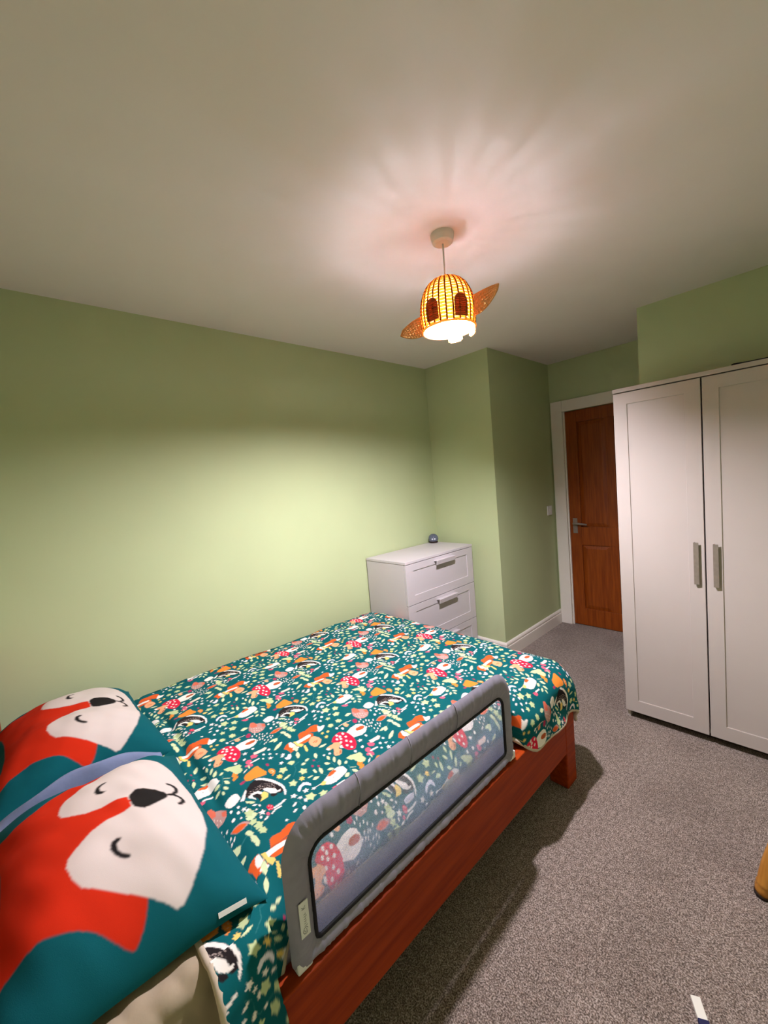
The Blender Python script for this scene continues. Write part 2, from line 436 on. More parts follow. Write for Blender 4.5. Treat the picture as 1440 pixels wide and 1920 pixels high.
# ------------------------------------------------------------------ printed cotton: numpy rasteriser for the woodland print
PAL = dict(W='F6EEE6', O='E4602A', RD='DE2444', PE='F4AE80', YE='F4D274', BR='BC5830', LG='D4E0B0', OL='C6D49E', BK='262022', PK='E0607A', LV='ECE8F4', OR='F08E38', CR='F4DCC8', VN='2F7478', MG='A83458', HB='BE9088', HR='E07058', ST='BCAAA2', BG='085C62')
B1 = np.array((0.32846, -0.28463)); B2 = np.array((-0.26037, -0.31794))
PRINT = """VN:1244,-2157,1265,-2137,1267,-2139,1246,-2159;
VN:1257,-2101,1221,-2097,1221,-2095,1257,-2098;
VN:1287,-2064,1319,-2078,1337,-2098,1334,-2100,1317,-2081,1285,-2068;
VN:1196,-2224,1176,-2202,1155,-2195,1149,-2174,1152,-2173,1156,-2194,1178,-2200,1197,-2223;
VN:1338,-2254,1338,-2235,1330,-2211,1340,-2188,1343,-2189,1333,-2211,1340,-2234,1341,-2253;
VN:1285,-2277,1299,-2262,1323,-2261,1339,-2253,1340,-2254,1324,-2262,1300,-2264,1287,-2278;
VN:1213,-1907,1200,-1890,1205,-1886,1218,-1904;
VN:1234,-1843,1212,-1803,1183,-1786,1185,-1783,1214,-1801,1237,-1841;
O:1020,-2099,1015,-2088,1019,-2068,1014,-2041,1019,-2026,1030,-2019,1042,-2025,1061,-2037,1055,-2049,1043,-2059,1043,-2083,1048,-2101,1042,-2108;
W:1035,-2023,1048,-2018,1049,-2006,1054,-2002,1064,-2013,1070,-2026,1069,-2038,1062,-2038;
BR:1042,-2108,1043,-2083,1045,-2061,1057,-2057,1064,-2060,1055,-2073,1053,-2095,1051,-2114;
O:1048,-2113,1047,-2085,1048,-2063,1061,-2060,1074,-2066,1078,-2088,1077,-2104,1074,-2116,1052,-2125;
W:1048,-2126,1048,-2092,1050,-2070,1057,-2066,1064,-2073,1063,-2096,1063,-2118,1066,-2128;
YE:1043,-2135,1046,-2125,1062,-2126,1074,-2114,1082,-2114,1087,-2127,1070,-2134;
YE:1085,-2116,1089,-2110,1116,-2116,1125,-2124,1118,-2127;
O:1055,-2177,1043,-2166,1037,-2152,1036,-2141,1072,-2135,1083,-2133,1086,-2151,1090,-2171,1082,-2170,1066,-2172;
W:1039,-2150,1037,-2140,1060,-2137,1073,-2141,1069,-2156,1058,-2158;
W:1076,-2155,1072,-2138,1083,-2132,1087,-2141,1083,-2158;
BK:1073,-2146,1074,-2139,1077,-2141,1075,-2146;
PE:1083,-2094,1074,-2082,1067,-2072,1072,-2061,1089,-2054,1106,-2052,1118,-2065,1124,-2083,1120,-2092,1104,-2096;
O:1097,-2084,1094,-2076,1096,-2064,1103,-2068,1105,-2077,1102,-2077,1101,-2069,1098,-2066,1097,-2076,1100,-2083;
W:1153,-1971,1143,-1942,1141,-1917,1151,-1902,1171,-1897,1191,-1905,1202,-1921,1206,-1941,1198,-1960,1194,-1971,1174,-1969;
BR:1168,-1940,1160,-1931,1160,-1912,1167,-1901,1176,-1903,1181,-1913,1180,-1928,1175,-1939;
RD:1148,-2037,1136,-2023,1130,-2004,1131,-1989,1146,-1975,1167,-1969,1188,-1969,1212,-1975,1230,-1986,1242,-2001,1241,-2011,1228,-2022,1209,-2028,1189,-2024,1164,-2026,1157,-2034;
W:1142,-2003,1144,-2006,1144,-2009,1141,-2010,1138,-2011,1134,-2009,1132,-2007,1132,-2004,1134,-2002,1138,-2002;
W:1155,-1998,1157,-2001,1157,-2004,1155,-2006,1151,-2006,1148,-2004,1146,-2002,1146,-1999,1148,-1997,1152,-1997;
W:1172,-1984,1174,-1987,1174,-1989,1172,-1991,1169,-1992,1165,-1990,1163,-1987,1163,-1985,1166,-1983,1169,-1982;
W:1158,-2014,1160,-2016,1160,-2019,1158,-2021,1154,-2021,1151,-2020,1149,-2017,1149,-2014,1151,-2013,1154,-2012;
W:1168,-2003,1170,-2005,1170,-2008,1168,-2010,1165,-2010,1161,-2009,1159,-2006,1159,-2003,1162,-2002,1165,-2001;
W:1192,-1996,1194,-1999,1194,-2002,1191,-2003,1188,-2004,1185,-2002,1183,-2000,1183,-1997,1185,-1995,1188,-1995;
W:1207,-1988,1209,-1990,1209,-1993,1207,-1995,1203,-1995,1200,-1994,1198,-1991,1198,-1988,1200,-1986,1204,-1986;
W:1212,-2009,1214,-2012,1214,-2014,1211,-2016,1208,-2016,1205,-2015,1203,-2012,1203,-2010,1205,-2008,1209,-2008;
W:1230,-2002,1232,-2005,1232,-2007,1230,-2009,1226,-2009,1223,-2008,1221,-2005,1222,-2003,1224,-2001,1227,-2001;
W:1183,-2015,1184,-2017,1184,-2020,1182,-2022,1179,-2022,1175,-2021,1173,-2018,1174,-2015,1176,-2014,1179,-2013;
W:1151,-1981,1153,-1984,1153,-1987,1150,-1989,1147,-1989,1143,-1987,1141,-1984,1141,-1982,1144,-1980,1147,-1980;
PE:1159,-2070,1155,-2057,1159,-2040,1158,-2033,1173,-2020,1187,-2022,1187,-2030,1198,-2041,1209,-2036,1223,-2048,1225,-2059,1218,-2069,1205,-2068,1190,-2056,1177,-2051,1176,-2066;
W:1161,-2071,1160,-2061,1170,-2059,1174,-2068;
W:1188,-2031,1194,-2024,1209,-2028,1201,-2035;
BR:1221,-2054,1220,-2051,1219,-2048,1217,-2045,1214,-2043,1210,-2041,1206,-2039,1207,-2042,1209,-2045,1211,-2048,1214,-2050,1217,-2052;
BK:1213,-2058,1213,-2058,1213,-2059,1212,-2060,1211,-2060,1210,-2060,1209,-2059,1209,-2058,1210,-2057,1211,-2057;
W:1285,-2179,1279,-2160,1270,-2136,1265,-2117,1266,-2098,1277,-2084,1299,-2082,1307,-2093,1314,-2118,1318,-2141,1312,-2157,1298,-2168;
YE:1284,-2180,1279,-2163,1290,-2158,1298,-2168,1293,-2175;
O:1275,-2144,1266,-2128,1266,-2112,1278,-2110,1281,-2123,1281,-2138;
BK:1295,-2132,1296,-2133,1296,-2134,1295,-2135,1294,-2135,1293,-2134,1292,-2133,1292,-2132,1293,-2132,1294,-2132;
W:1285,-2174,1284,-2198,1281,-2198,1283,-2174;
W:1283,-2210,1285,-2205,1291,-2205,1287,-2201,1289,-2196,1284,-2198,1279,-2195,1280,-2201,1275,-2204,1281,-2205;
LG:1191,-2089,1196,-2092,1201,-2095,1205,-2096,1209,-2096,1213,-2095,1217,-2093,1212,-2090,1208,-2087,1203,-2086,1199,-2086,1195,-2087;
LG:1214,-2074,1217,-2079,1221,-2084,1225,-2087,1231,-2090,1236,-2091,1243,-2092,1240,-2087,1236,-2083,1232,-2080,1227,-2077,1221,-2075;
LG:1240,-2071,1243,-2077,1246,-2082,1250,-2085,1255,-2088,1261,-2089,1268,-2090,1266,-2084,1263,-2079,1258,-2076,1253,-2073,1247,-2072;
LG:1273,-2073,1275,-2071,1276,-2068,1276,-2065,1274,-2063,1271,-2060,1267,-2057,1265,-2059,1264,-2062,1265,-2065,1266,-2067,1269,-2070;
LG:1213,-2116,1219,-2116,1224,-2115,1227,-2113,1230,-2111,1232,-2107,1233,-2103,1227,-2103,1222,-2104,1218,-2106,1215,-2109,1213,-2112;
LG:1249,-2126,1254,-2125,1258,-2123,1261,-2120,1262,-2117,1263,-2113,1262,-2108,1256,-2110,1252,-2112,1249,-2114,1248,-2117,1248,-2121;
LG:1213,-2159,1218,-2161,1222,-2162,1226,-2162,1229,-2161,1231,-2159,1232,-2156,1227,-2154,1223,-2153,1219,-2152,1216,-2153,1214,-2155;
LG:1219,-2138,1224,-2143,1229,-2146,1235,-2148,1240,-2149,1246,-2149,1251,-2147,1246,-2142,1241,-2138,1236,-2136,1231,-2135,1225,-2136;
LG:1248,-2183,1252,-2180,1255,-2177,1256,-2173,1256,-2169,1255,-2165,1252,-2160,1247,-2163,1245,-2166,1243,-2170,1243,-2174,1245,-2178;
LG:1232,-2195,1233,-2191,1234,-2187,1234,-2183,1234,-2179,1234,-2175,1233,-2171,1231,-2174,1230,-2178,1230,-2182,1230,-2186,1231,-2191;
LG:1322,-2107,1325,-2104,1327,-2100,1326,-2097,1324,-2093,1321,-2090,1315,-2086,1312,-2089,1310,-2093,1311,-2096,1313,-2100,1316,-2104;
LG:1310,-2072,1317,-2073,1323,-2074,1327,-2072,1331,-2070,1334,-2067,1336,-2062,1329,-2061,1323,-2061,1318,-2062,1315,-2064,1312,-2067;
LG:1333,-2084,1339,-2085,1345,-2085,1349,-2084,1352,-2082,1355,-2079,1357,-2075,1351,-2074,1346,-2074,1341,-2075,1338,-2077,1335,-2080;
LG:1338,-2095,1337,-2099,1337,-2103,1338,-2106,1341,-2110,1345,-2113,1350,-2115,1351,-2111,1350,-2108,1349,-2104,1347,-2101,1343,-2098;
LG:1349,-2093,1353,-2096,1357,-2097,1360,-2097,1363,-2097,1366,-2095,1368,-2092,1363,-2090,1360,-2089,1356,-2088,1353,-2089,1351,-2091;
LG:1297,-2071,1300,-2068,1303,-2065,1306,-2062,1308,-2058,1311,-2054,1312,-2050,1309,-2053,1306,-2056,1303,-2060,1300,-2063,1298,-2067;
LG:1102,-2151,1105,-2157,1109,-2161,1114,-2165,1120,-2167,1127,-2168,1135,-2168,1132,-2162,1128,-2158,1123,-2154,1117,-2152,1110,-2151;
LG:1147,-2106,1149,-2112,1153,-2116,1157,-2119,1162,-2121,1168,-2122,1175,-2122,1173,-2117,1169,-2113,1165,-2110,1160,-2107,1154,-2106;
LG:1163,-2160,1165,-2157,1166,-2154,1166,-2150,1165,-2147,1162,-2143,1159,-2139,1157,-2142,1156,-2146,1156,-2149,1157,-2153,1160,-2156;
LG:1169,-2177,1172,-2175,1174,-2172,1175,-2169,1174,-2166,1173,-2163,1170,-2159,1167,-2161,1165,-2164,1164,-2167,1164,-2170,1166,-2173;
LG:1184,-2251,1186,-2247,1186,-2242,1186,-2238,1186,-2233,1184,-2228,1181,-2223,1179,-2228,1179,-2232,1179,-2237,1180,-2242,1181,-2246;
LG:1133,-2082,1137,-2078,1139,-2073,1141,-2068,1141,-2063,1140,-2057,1138,-2051,1135,-2055,1132,-2060,1131,-2065,1130,-2070,1131,-2076;
LG:1066,-1912,1072,-1910,1075,-1907,1077,-1903,1077,-1898,1076,-1893,1072,-1886,1067,-1889,1064,-1892,1062,-1896,1062,-1900,1063,-1906;
MG:1182,-2130,1183,-2132,1183,-2134,1181,-2136,1178,-2136,1175,-2135,1173,-2133,1173,-2131,1175,-2129,1179,-2129;
MG:1202,-2148,1204,-2150,1204,-2153,1202,-2155,1199,-2155,1195,-2154,1193,-2152,1194,-2149,1196,-2147,1199,-2147;
MG:1215,-2133,1217,-2135,1217,-2137,1215,-2139,1212,-2140,1209,-2139,1207,-2136,1207,-2134,1209,-2133,1212,-2132;
VN:1178,-2132,1195,-2130,1191,-2117,1193,-2117,1197,-2131,1179,-2134;
OL:1130,-2208,1126,-2193,1137,-2183,1145,-2189,1148,-2201;
OL:1140,-2219,1139,-2228,1132,-2235,1141,-2239,1145,-2247,1151,-2240,1161,-2239,1156,-2231,1158,-2222,1149,-2223;
OL:1212,-2180,1202,-2178,1196,-2171,1191,-2180,1182,-2184,1189,-2191,1190,-2201,1199,-2196,1209,-2198,1207,-2189;
OL:1224,-2222,1216,-2228,1207,-2227,1210,-2236,1206,-2245,1216,-2245,1223,-2251,1226,-2242,1234,-2237,1226,-2231;
OL:1289,-2236,1300,-2237,1309,-2246,1314,-2235,1324,-2230,1315,-2222,1314,-2210,1303,-2216,1292,-2214,1294,-2225;
OL:1330,-2207,1332,-2198,1339,-2192,1331,-2187,1327,-2178,1320,-2185,1311,-2186,1315,-2194,1313,-2204,1322,-2202;
OL:1345,-2206,1348,-2215,1346,-2225,1356,-2224,1364,-2229,1366,-2220,1374,-2214,1366,-2208,1362,-2199,1355,-2205;
OL:993,-2097,987,-2093,986,-2087,980,-2091,973,-2090,975,-2097,972,-2103,979,-2103,985,-2108,987,-2101;
OL:945,-2099,937,-2099,931,-2094,928,-2102,922,-2106,928,-2111,930,-2118,937,-2114,944,-2114,942,-2106;
OL:1061,-1944,1065,-1952,1063,-1960,1072,-1959,1080,-1963,1081,-1954,1087,-1948,1079,-1945,1076,-1937,1070,-1943;
OL:1021,-1937,1028,-1935,1035,-1937,1035,-1929,1040,-1923,1033,-1921,1028,-1914,1024,-1921,1016,-1923,1021,-1929;
OL:1084,-1979,1076,-1981,1069,-1977,1068,-1984,1062,-1989,1069,-1993,1072,-2000,1078,-1995,1086,-1994,1082,-1987;
YE:1230,-2213,1227,-2207,1232,-2202,1225,-2202,1223,-2195,1219,-2201,1213,-2199,1216,-2205,1211,-2210,1217,-2210,1219,-2217,1223,-2211;
YE:1158,-2246,1160,-2253,1155,-2256,1161,-2258,1162,-2264,1166,-2259,1172,-2262,1170,-2256,1176,-2252,1169,-2251,1169,-2244,1164,-2249;
YE:1112,-2042,1114,-2037,1119,-2036,1115,-2033,1117,-2028,1112,-2029,1110,-2025,1108,-2030,1103,-2030,1107,-2034,1104,-2039,1109,-2037;
YE:1094,-2021,1096,-2017,1100,-2017,1097,-2014,1100,-2010,1095,-2010,1093,-2006,1091,-2010,1087,-2010,1090,-2014,1087,-2018,1092,-2017;
YE:1085,-2026,1083,-2029,1078,-2028,1080,-2032,1077,-2035,1082,-2036,1083,-2040,1085,-2036,1090,-2037,1088,-2033,1091,-2030,1086,-2030;
LV:1251,-2240,1242,-2229,1238,-2212,1245,-2201,1258,-2197,1267,-2200,1262,-2204,1251,-2212,1250,-2224,1264,-2240,1261,-2243;
W:1263,-2219,1268,-2225,1266,-2232,1273,-2229,1279,-2233,1278,-2225,1284,-2221,1277,-2220,1274,-2212,1271,-2219;
W:1271,-2274,1273,-2266,1280,-2264,1273,-2260,1273,-2252,1267,-2258,1260,-2255,1263,-2263,1259,-2269,1266,-2268;
W:1295,-2257,1292,-2252,1295,-2247,1289,-2249,1285,-2245,1285,-2251,1280,-2253,1285,-2255,1286,-2261,1289,-2256;
W:1083,-2208,1086,-2203,1091,-2203,1087,-2199,1089,-2194,1084,-2197,1080,-2193,1081,-2199,1076,-2202,1082,-2203;
W:1107,-2212,1108,-2218,1103,-2222,1110,-2222,1112,-2228,1114,-2223,1121,-2222,1116,-2218,1118,-2212,1112,-2215;
W:989,-1961,984,-1960,983,-1955,981,-1959,976,-1958,979,-1962,977,-1967,981,-1965,985,-1968,985,-1963;
W:1002,-2031,999,-2034,995,-2032,997,-2036,994,-2040,998,-2039,1001,-2042,1001,-2038,1005,-2037,1002,-2035;
LV:1096,-2200,1100,-2191,1090,-2180,1094,-2173,1108,-2178,1117,-2189,1112,-2198;
PK:1328,-2165,1330,-2153,1339,-2141,1347,-2145,1347,-2157,1338,-2164;
W:1329,-2147,1330,-2116,1337,-2116,1335,-2148;
W:1184,-2090,1186,-2093,1186,-2095,1184,-2097,1181,-2097,1178,-2096,1176,-2094,1176,-2091,1178,-2090,1181,-2089;
W:1193,-2072,1195,-2074,1194,-2077,1192,-2079,1189,-2079,1186,-2078,1184,-2075,1184,-2073,1186,-2071,1189,-2071;
W:1110,-1979,1112,-1982,1112,-1985,1109,-1987,1106,-1987,1102,-1985,1100,-1983,1100,-1980,1102,-1978,1106,-1978;
W:1130,-1966,1132,-1969,1132,-1971,1130,-1973,1126,-1973,1123,-1972,1121,-1969,1121,-1967,1123,-1965,1126,-1965;
W:1006,-1977,1009,-1980,1009,-1983,1006,-1985,1002,-1985,998,-1984,996,-1981,996,-1978,998,-1976,1002,-1976;
W:1023,-1994,1026,-1997,1026,-2000,1024,-2001,1020,-2002,1016,-2000,1014,-1998,1014,-1995,1016,-1993,1020,-1993;
W:1257,-2009,1258,-2011,1258,-2013,1256,-2015,1253,-2015,1251,-2014,1249,-2012,1249,-2009,1251,-2008,1254,-2007;
W:941,-2081,943,-2083,944,-2085,942,-2087,939,-2087,935,-2086,933,-2084,933,-2082,935,-2081,938,-2080;
W:972,-2002,974,-1999,974,-1996,974,-1993,973,-1990,970,-1986,967,-1983,966,-1985,965,-1988,966,-1992,967,-1995,969,-1998;
W:991,-2010,993,-2008,994,-2006,994,-2003,993,-2001,991,-1998,989,-1994,987,-1996,986,-1999,986,-2001,986,-2004,988,-2007;
W:955,-2083,956,-2080,957,-2078,957,-2075,956,-2072,954,-2069,951,-2066,950,-2068,949,-2071,950,-2074,951,-2077,952,-2080;
W:1012,-1957,1014,-1955,1015,-1953,1015,-1951,1015,-1948,1013,-1945,1011,-1942,1009,-1944,1008,-1946,1007,-1948,1008,-1951,1010,-1954;
W:1023,-2192,1024,-2187,1023,-2182,1021,-2177,1018,-2171,1014,-2166,1009,-2161,1009,-2166,1010,-2171,1012,-2176,1015,-2182,1018,-2187;
OL:1253,-2052,1253,-2034,1264,-2016,1267,-2004,1281,-2001,1290,-2010,1280,-2024,1274,-2045;
OR:1284,-2027,1297,-2014,1317,-2031,1319,-2044,1306,-2045;
LG:988,-2124,994,-2128,999,-2131,1004,-2133,1008,-2133,1013,-2132,1017,-2129,1011,-2124,1006,-2121,1001,-2120,997,-2119,992,-2121;
W:1226,-1955,1222,-1961,1215,-1960,1220,-1965,1217,-1972,1224,-1969,1229,-1973,1228,-1967,1234,-1963,1227,-1962;
W:1224,-1930,1227,-1933,1226,-1936,1224,-1938,1220,-1938,1216,-1936,1214,-1933,1214,-1930,1217,-1928,1221,-1928;
W:1260,-1977,1262,-1980,1262,-1983,1260,-1985,1256,-1985,1252,-1984,1250,-1980,1250,-1977,1253,-1975,1257,-1975;
W:1258,-2007,1260,-2010,1260,-2013,1257,-2015,1254,-2015,1250,-2014,1248,-2011,1248,-2008,1251,-2006,1254,-2006;
W:1121,-1796,1123,-1798,1122,-1801,1121,-1802,1118,-1802,1115,-1801,1113,-1798,1113,-1795,1115,-1794,1118,-1794;
W:1120,-1817,1122,-1820,1122,-1823,1120,-1824,1117,-1824,1114,-1823,1112,-1820,1112,-1817,1114,-1816,1117,-1816;
W:1139,-1803,1141,-1806,1141,-1809,1138,-1810,1135,-1810,1131,-1808,1129,-1805,1129,-1802,1132,-1801,1135,-1801;
W:1153,-1823,1155,-1826,1155,-1829,1153,-1831,1149,-1831,1145,-1829,1143,-1826,1143,-1822,1145,-1820,1149,-1821;
W:1153,-1780,1155,-1784,1155,-1787,1153,-1790,1149,-1789,1145,-1787,1142,-1783,1142,-1780,1145,-1778,1149,-1778;
W:1161,-1806,1162,-1808,1162,-1809,1161,-1811,1159,-1810,1156,-1809,1155,-1807,1155,-1805,1157,-1804,1159,-1804;
W:1110,-1979,1113,-1981,1113,-1984,1110,-1986,1106,-1987,1103,-1985,1100,-1982,1100,-1979,1103,-1977,1107,-1977;
W:1128,-1966,1131,-1969,1130,-1971,1128,-1973,1125,-1973,1121,-1972,1119,-1969,1119,-1966,1121,-1965,1125,-1964;
W:1006,-1976,1009,-1979,1009,-1981,1007,-1983,1003,-1984,999,-1982,996,-1979,996,-1976,998,-1974,1002,-1974;
W:1023,-1995,1025,-1997,1025,-2000,1023,-2001,1020,-2002,1016,-2000,1014,-1998,1014,-1995,1016,-1994,1020,-1993;
W:1277,-1894,1279,-1897,1279,-1900,1277,-1902,1273,-1902,1270,-1900,1268,-1897,1268,-1894,1271,-1893,1274,-1892;
W:1290,-1920,1292,-1923,1291,-1926,1289,-1928,1286,-1928,1283,-1927,1281,-1924,1281,-1921,1283,-1919,1287,-1919;
W:1310,-1933,1311,-1935,1311,-1937,1309,-1939,1307,-1939,1304,-1938,1303,-1935,1303,-1933,1305,-1932,1307,-1932;
W:1292,-1904,1296,-1908,1295,-1913,1299,-1910,1304,-1912,1302,-1907,1306,-1904,1301,-1904,1299,-1899,1297,-1904;
W:1317,-1895,1318,-1891,1322,-1891,1319,-1888,1320,-1884,1316,-1887,1313,-1885,1314,-1889,1311,-1892,1315,-1892;
W:1346,-1873,1340,-1873,1337,-1868,1335,-1873,1330,-1874,1334,-1877,1333,-1883,1338,-1880,1343,-1882,1341,-1877;
W:1315,-1921,1321,-1919,1326,-1923,1325,-1917,1331,-1914,1325,-1912,1323,-1905,1320,-1911,1313,-1910,1317,-1915;
W:981,-1954,977,-1957,972,-1955,974,-1959,970,-1963,975,-1963,978,-1968,979,-1963,984,-1962,980,-1959;
PK:1256,-1959,1258,-1945,1276,-1939,1282,-1950,1273,-1962;
CR:1249,-1944,1251,-1925,1249,-1900,1258,-1897,1268,-1911,1266,-1938,1263,-1947;
PK:1290,-1970,1294,-1976,1294,-1982,1289,-1986,1282,-1987,1274,-1983,1270,-1977,1271,-1971,1276,-1966,1283,-1966;
PK:1303,-1987,1305,-1990,1305,-1993,1302,-1996,1298,-1996,1294,-1994,1292,-1991,1293,-1987,1295,-1985,1299,-1985;
W:1290,-1975,1292,-1943,1298,-1943,1296,-1976;
W:1298,-1988,1297,-1973,1301,-1972,1302,-1987;
CR:1104,-1973,1103,-1940,1108,-1912,1110,-1912,1106,-1940,1107,-1973;
PE:1109,-1956,1106,-1939,1124,-1938,1131,-1950,1122,-1957;
MG:1130,-1900,1134,-1906,1134,-1912,1129,-1916,1122,-1916,1114,-1912,1110,-1906,1110,-1900,1115,-1896,1122,-1896;
W:1132,-1895,1133,-1897,1135,-1899,1137,-1900,1139,-1901,1142,-1901,1144,-1901,1142,-1899,1141,-1897,1139,-1896,1137,-1895,1134,-1895;
W:1126,-1882,1127,-1884,1129,-1886,1131,-1887,1133,-1888,1136,-1889,1138,-1889,1136,-1887,1135,-1885,1133,-1884,1131,-1883,1128,-1882;
W:1146,-1883,1147,-1886,1149,-1887,1151,-1889,1153,-1890,1155,-1890,1157,-1890,1156,-1888,1154,-1886,1152,-1885,1150,-1884,1148,-1883;
W:1144,-1870,1145,-1872,1147,-1874,1149,-1875,1151,-1876,1153,-1877,1156,-1877,1154,-1875,1153,-1873,1151,-1871,1149,-1870,1146,-1870;
W:1165,-1882,1167,-1884,1169,-1886,1170,-1887,1172,-1888,1175,-1889,1177,-1889,1175,-1887,1174,-1885,1172,-1883,1170,-1882,1168,-1882;
W:1153,-1862,1155,-1865,1156,-1866,1158,-1868,1160,-1869,1163,-1869,1165,-1869,1163,-1867,1162,-1865,1160,-1864,1158,-1863,1156,-1862;
W:1169,-1869,1170,-1872,1172,-1874,1174,-1875,1176,-1876,1178,-1876,1180,-1876,1179,-1874,1177,-1872,1175,-1871,1173,-1870,1171,-1870;
W:1171,-1862,1173,-1865,1174,-1867,1176,-1868,1178,-1869,1180,-1869,1183,-1870,1181,-1867,1180,-1866,1178,-1864,1176,-1863,1173,-1863;
W:1163,-1849,1164,-1851,1166,-1853,1168,-1855,1170,-1856,1172,-1856,1175,-1856,1173,-1854,1172,-1852,1170,-1851,1168,-1850,1165,-1849;
W:1179,-1885,1181,-1887,1182,-1889,1184,-1890,1186,-1891,1188,-1892,1191,-1892,1189,-1890,1188,-1888,1186,-1886,1184,-1885,1182,-1885;
W:1184,-1877,1185,-1879,1187,-1881,1189,-1882,1191,-1883,1193,-1883,1195,-1883,1194,-1881,1192,-1879,1190,-1878,1188,-1877,1186,-1877;
W:1201,-1877,1202,-1879,1204,-1881,1206,-1882,1208,-1883,1210,-1883,1212,-1883,1211,-1881,1209,-1880,1207,-1878,1205,-1877,1203,-1877;
W:1190,-1861,1192,-1863,1194,-1865,1195,-1867,1197,-1868,1200,-1868,1202,-1868,1200,-1866,1199,-1864,1197,-1863,1195,-1862,1193,-1861;
W:1220,-1880,1221,-1882,1223,-1884,1225,-1885,1226,-1886,1229,-1887,1231,-1887,1229,-1884,1228,-1883,1226,-1881,1224,-1880,1222,-1880;
W:1212,-1868,1213,-1870,1215,-1872,1216,-1873,1218,-1874,1220,-1875,1223,-1875,1221,-1873,1220,-1871,1218,-1869,1216,-1869,1214,-1868;
W:1190,-1850,1191,-1852,1193,-1854,1195,-1855,1197,-1856,1199,-1857,1201,-1857,1200,-1855,1198,-1853,1196,-1851,1194,-1850,1192,-1850;
W:1206,-1853,1207,-1856,1209,-1858,1211,-1859,1213,-1860,1215,-1860,1217,-1861,1216,-1858,1214,-1857,1212,-1855,1210,-1854,1208,-1854;
W:1198,-1843,1199,-1845,1201,-1847,1203,-1849,1205,-1850,1207,-1850,1209,-1850,1208,-1848,1206,-1846,1204,-1845,1202,-1844,1200,-1843;
W:1222,-1888,1223,-1890,1225,-1891,1226,-1893,1228,-1894,1230,-1894,1233,-1894,1231,-1892,1230,-1890,1228,-1889,1226,-1888,1224,-1888;
W:1177,-1894,1178,-1897,1180,-1898,1181,-1900,1183,-1901,1186,-1901,1188,-1901,1186,-1899,1185,-1897,1183,-1896,1181,-1895,1179,-1894;
HB:1051,-1866,1052,-1854,1070,-1850,1078,-1838,1097,-1828,1121,-1835,1134,-1851,1135,-1873,1120,-1888,1096,-1892,1075,-1883;
HR:1049,-1864,1052,-1854,1074,-1850,1091,-1855,1088,-1865,1085,-1875,1069,-1877;
HR:1091,-1839,1099,-1827,1119,-1834,1111,-1843;
CR:1087,-1879,1089,-1880,1090,-1881,1092,-1881,1094,-1882,1095,-1882,1097,-1881,1095,-1880,1093,-1880,1092,-1879,1090,-1879,1089,-1879;
CR:1091,-1870,1093,-1871,1095,-1872,1096,-1873,1098,-1873,1099,-1873,1101,-1873,1099,-1872,1098,-1871,1096,-1870,1094,-1870,1093,-1870;
CR:1097,-1863,1099,-1864,1101,-1864,1102,-1865,1104,-1865,1105,-1866,1107,-1865,1105,-1864,1103,-1863,1102,-1863,1100,-1862,1099,-1862;
CR:1103,-1855,1105,-1856,1107,-1857,1108,-1858,1110,-1858,1111,-1858,1113,-1858,1111,-1857,1109,-1856,1108,-1855,1106,-1855,1105,-1855;
CR:1112,-1850,1114,-1851,1116,-1852,1117,-1853,1119,-1853,1120,-1853,1122,-1853,1120,-1852,1118,-1851,1117,-1851,1115,-1850,1114,-1850;
CR:1100,-1883,1102,-1884,1104,-1885,1105,-1886,1107,-1886,1108,-1886,1110,-1886,1108,-1885,1106,-1884,1105,-1884,1103,-1883,1102,-1883;
CR:1105,-1875,1106,-1876,1108,-1877,1110,-1877,1111,-1878,1113,-1878,1114,-1877,1112,-1876,1111,-1876,1109,-1875,1108,-1875,1106,-1875;
CR:1111,-1867,1112,-1868,1114,-1869,1115,-1870,1117,-1870,1118,-1870,1120,-1870,1118,-1869,1117,-1868,1115,-1868,1114,-1867,1112,-1867;
CR:1118,-1861,1120,-1862,1121,-1863,1123,-1864,1124,-1864,1126,-1864,1127,-1864,1126,-1863,1124,-1862,1123,-1862,1121,-1861,1120,-1861;
CR:1121,-1851,1123,-1852,1124,-1853,1126,-1854,1127,-1854,1129,-1854,1130,-1854,1129,-1853,1127,-1852,1125,-1851,1124,-1851,1122,-1851;
CR:1116,-1878,1118,-1879,1120,-1880,1121,-1881,1123,-1881,1124,-1881,1125,-1881,1124,-1880,1122,-1879,1121,-1878,1119,-1878,1118,-1878;
W:1072,-1822,1087,-1823,1097,-1820,1103,-1815,1104,-1807,1101,-1795,1093,-1781,1078,-1780,1067,-1782,1061,-1788,1060,-1796,1064,-1808;
HB:1181,-1848,1189,-1842,1194,-1836,1196,-1827,1196,-1818,1193,-1807,1188,-1794,1180,-1799,1174,-1806,1172,-1815,1172,-1825,1175,-1836;
O:1182,-1846,1188,-1841,1192,-1836,1194,-1829,1193,-1822,1191,-1813,1187,-1803,1181,-1808,1178,-1814,1176,-1820,1176,-1828,1178,-1837;
LG:1233,-1877,1237,-1873,1240,-1868,1241,-1862,1240,-1856,1239,-1850,1235,-1842,1231,-1846,1229,-1851,1228,-1857,1228,-1863,1230,-1870;
LG:1293,-1888,1294,-1880,1293,-1873,1291,-1865,1286,-1858,1280,-1850,1272,-1843,1271,-1850,1272,-1858,1274,-1866,1279,-1873,1285,-1880;
LG:1230,-1813,1239,-1816,1247,-1817,1253,-1816,1259,-1814,1264,-1811,1268,-1806,1259,-1803,1251,-1802,1244,-1802,1238,-1804,1233,-1808;
LG:1069,-1915,1073,-1911,1077,-1908,1078,-1903,1078,-1898,1076,-1892,1073,-1885,1068,-1888,1065,-1892,1063,-1896,1063,-1902,1065,-1908;
LG:1171,-1800,1178,-1798,1182,-1794,1185,-1789,1185,-1783,1183,-1776,1179,-1767,1172,-1769,1168,-1773,1165,-1778,1165,-1784,1167,-1791;
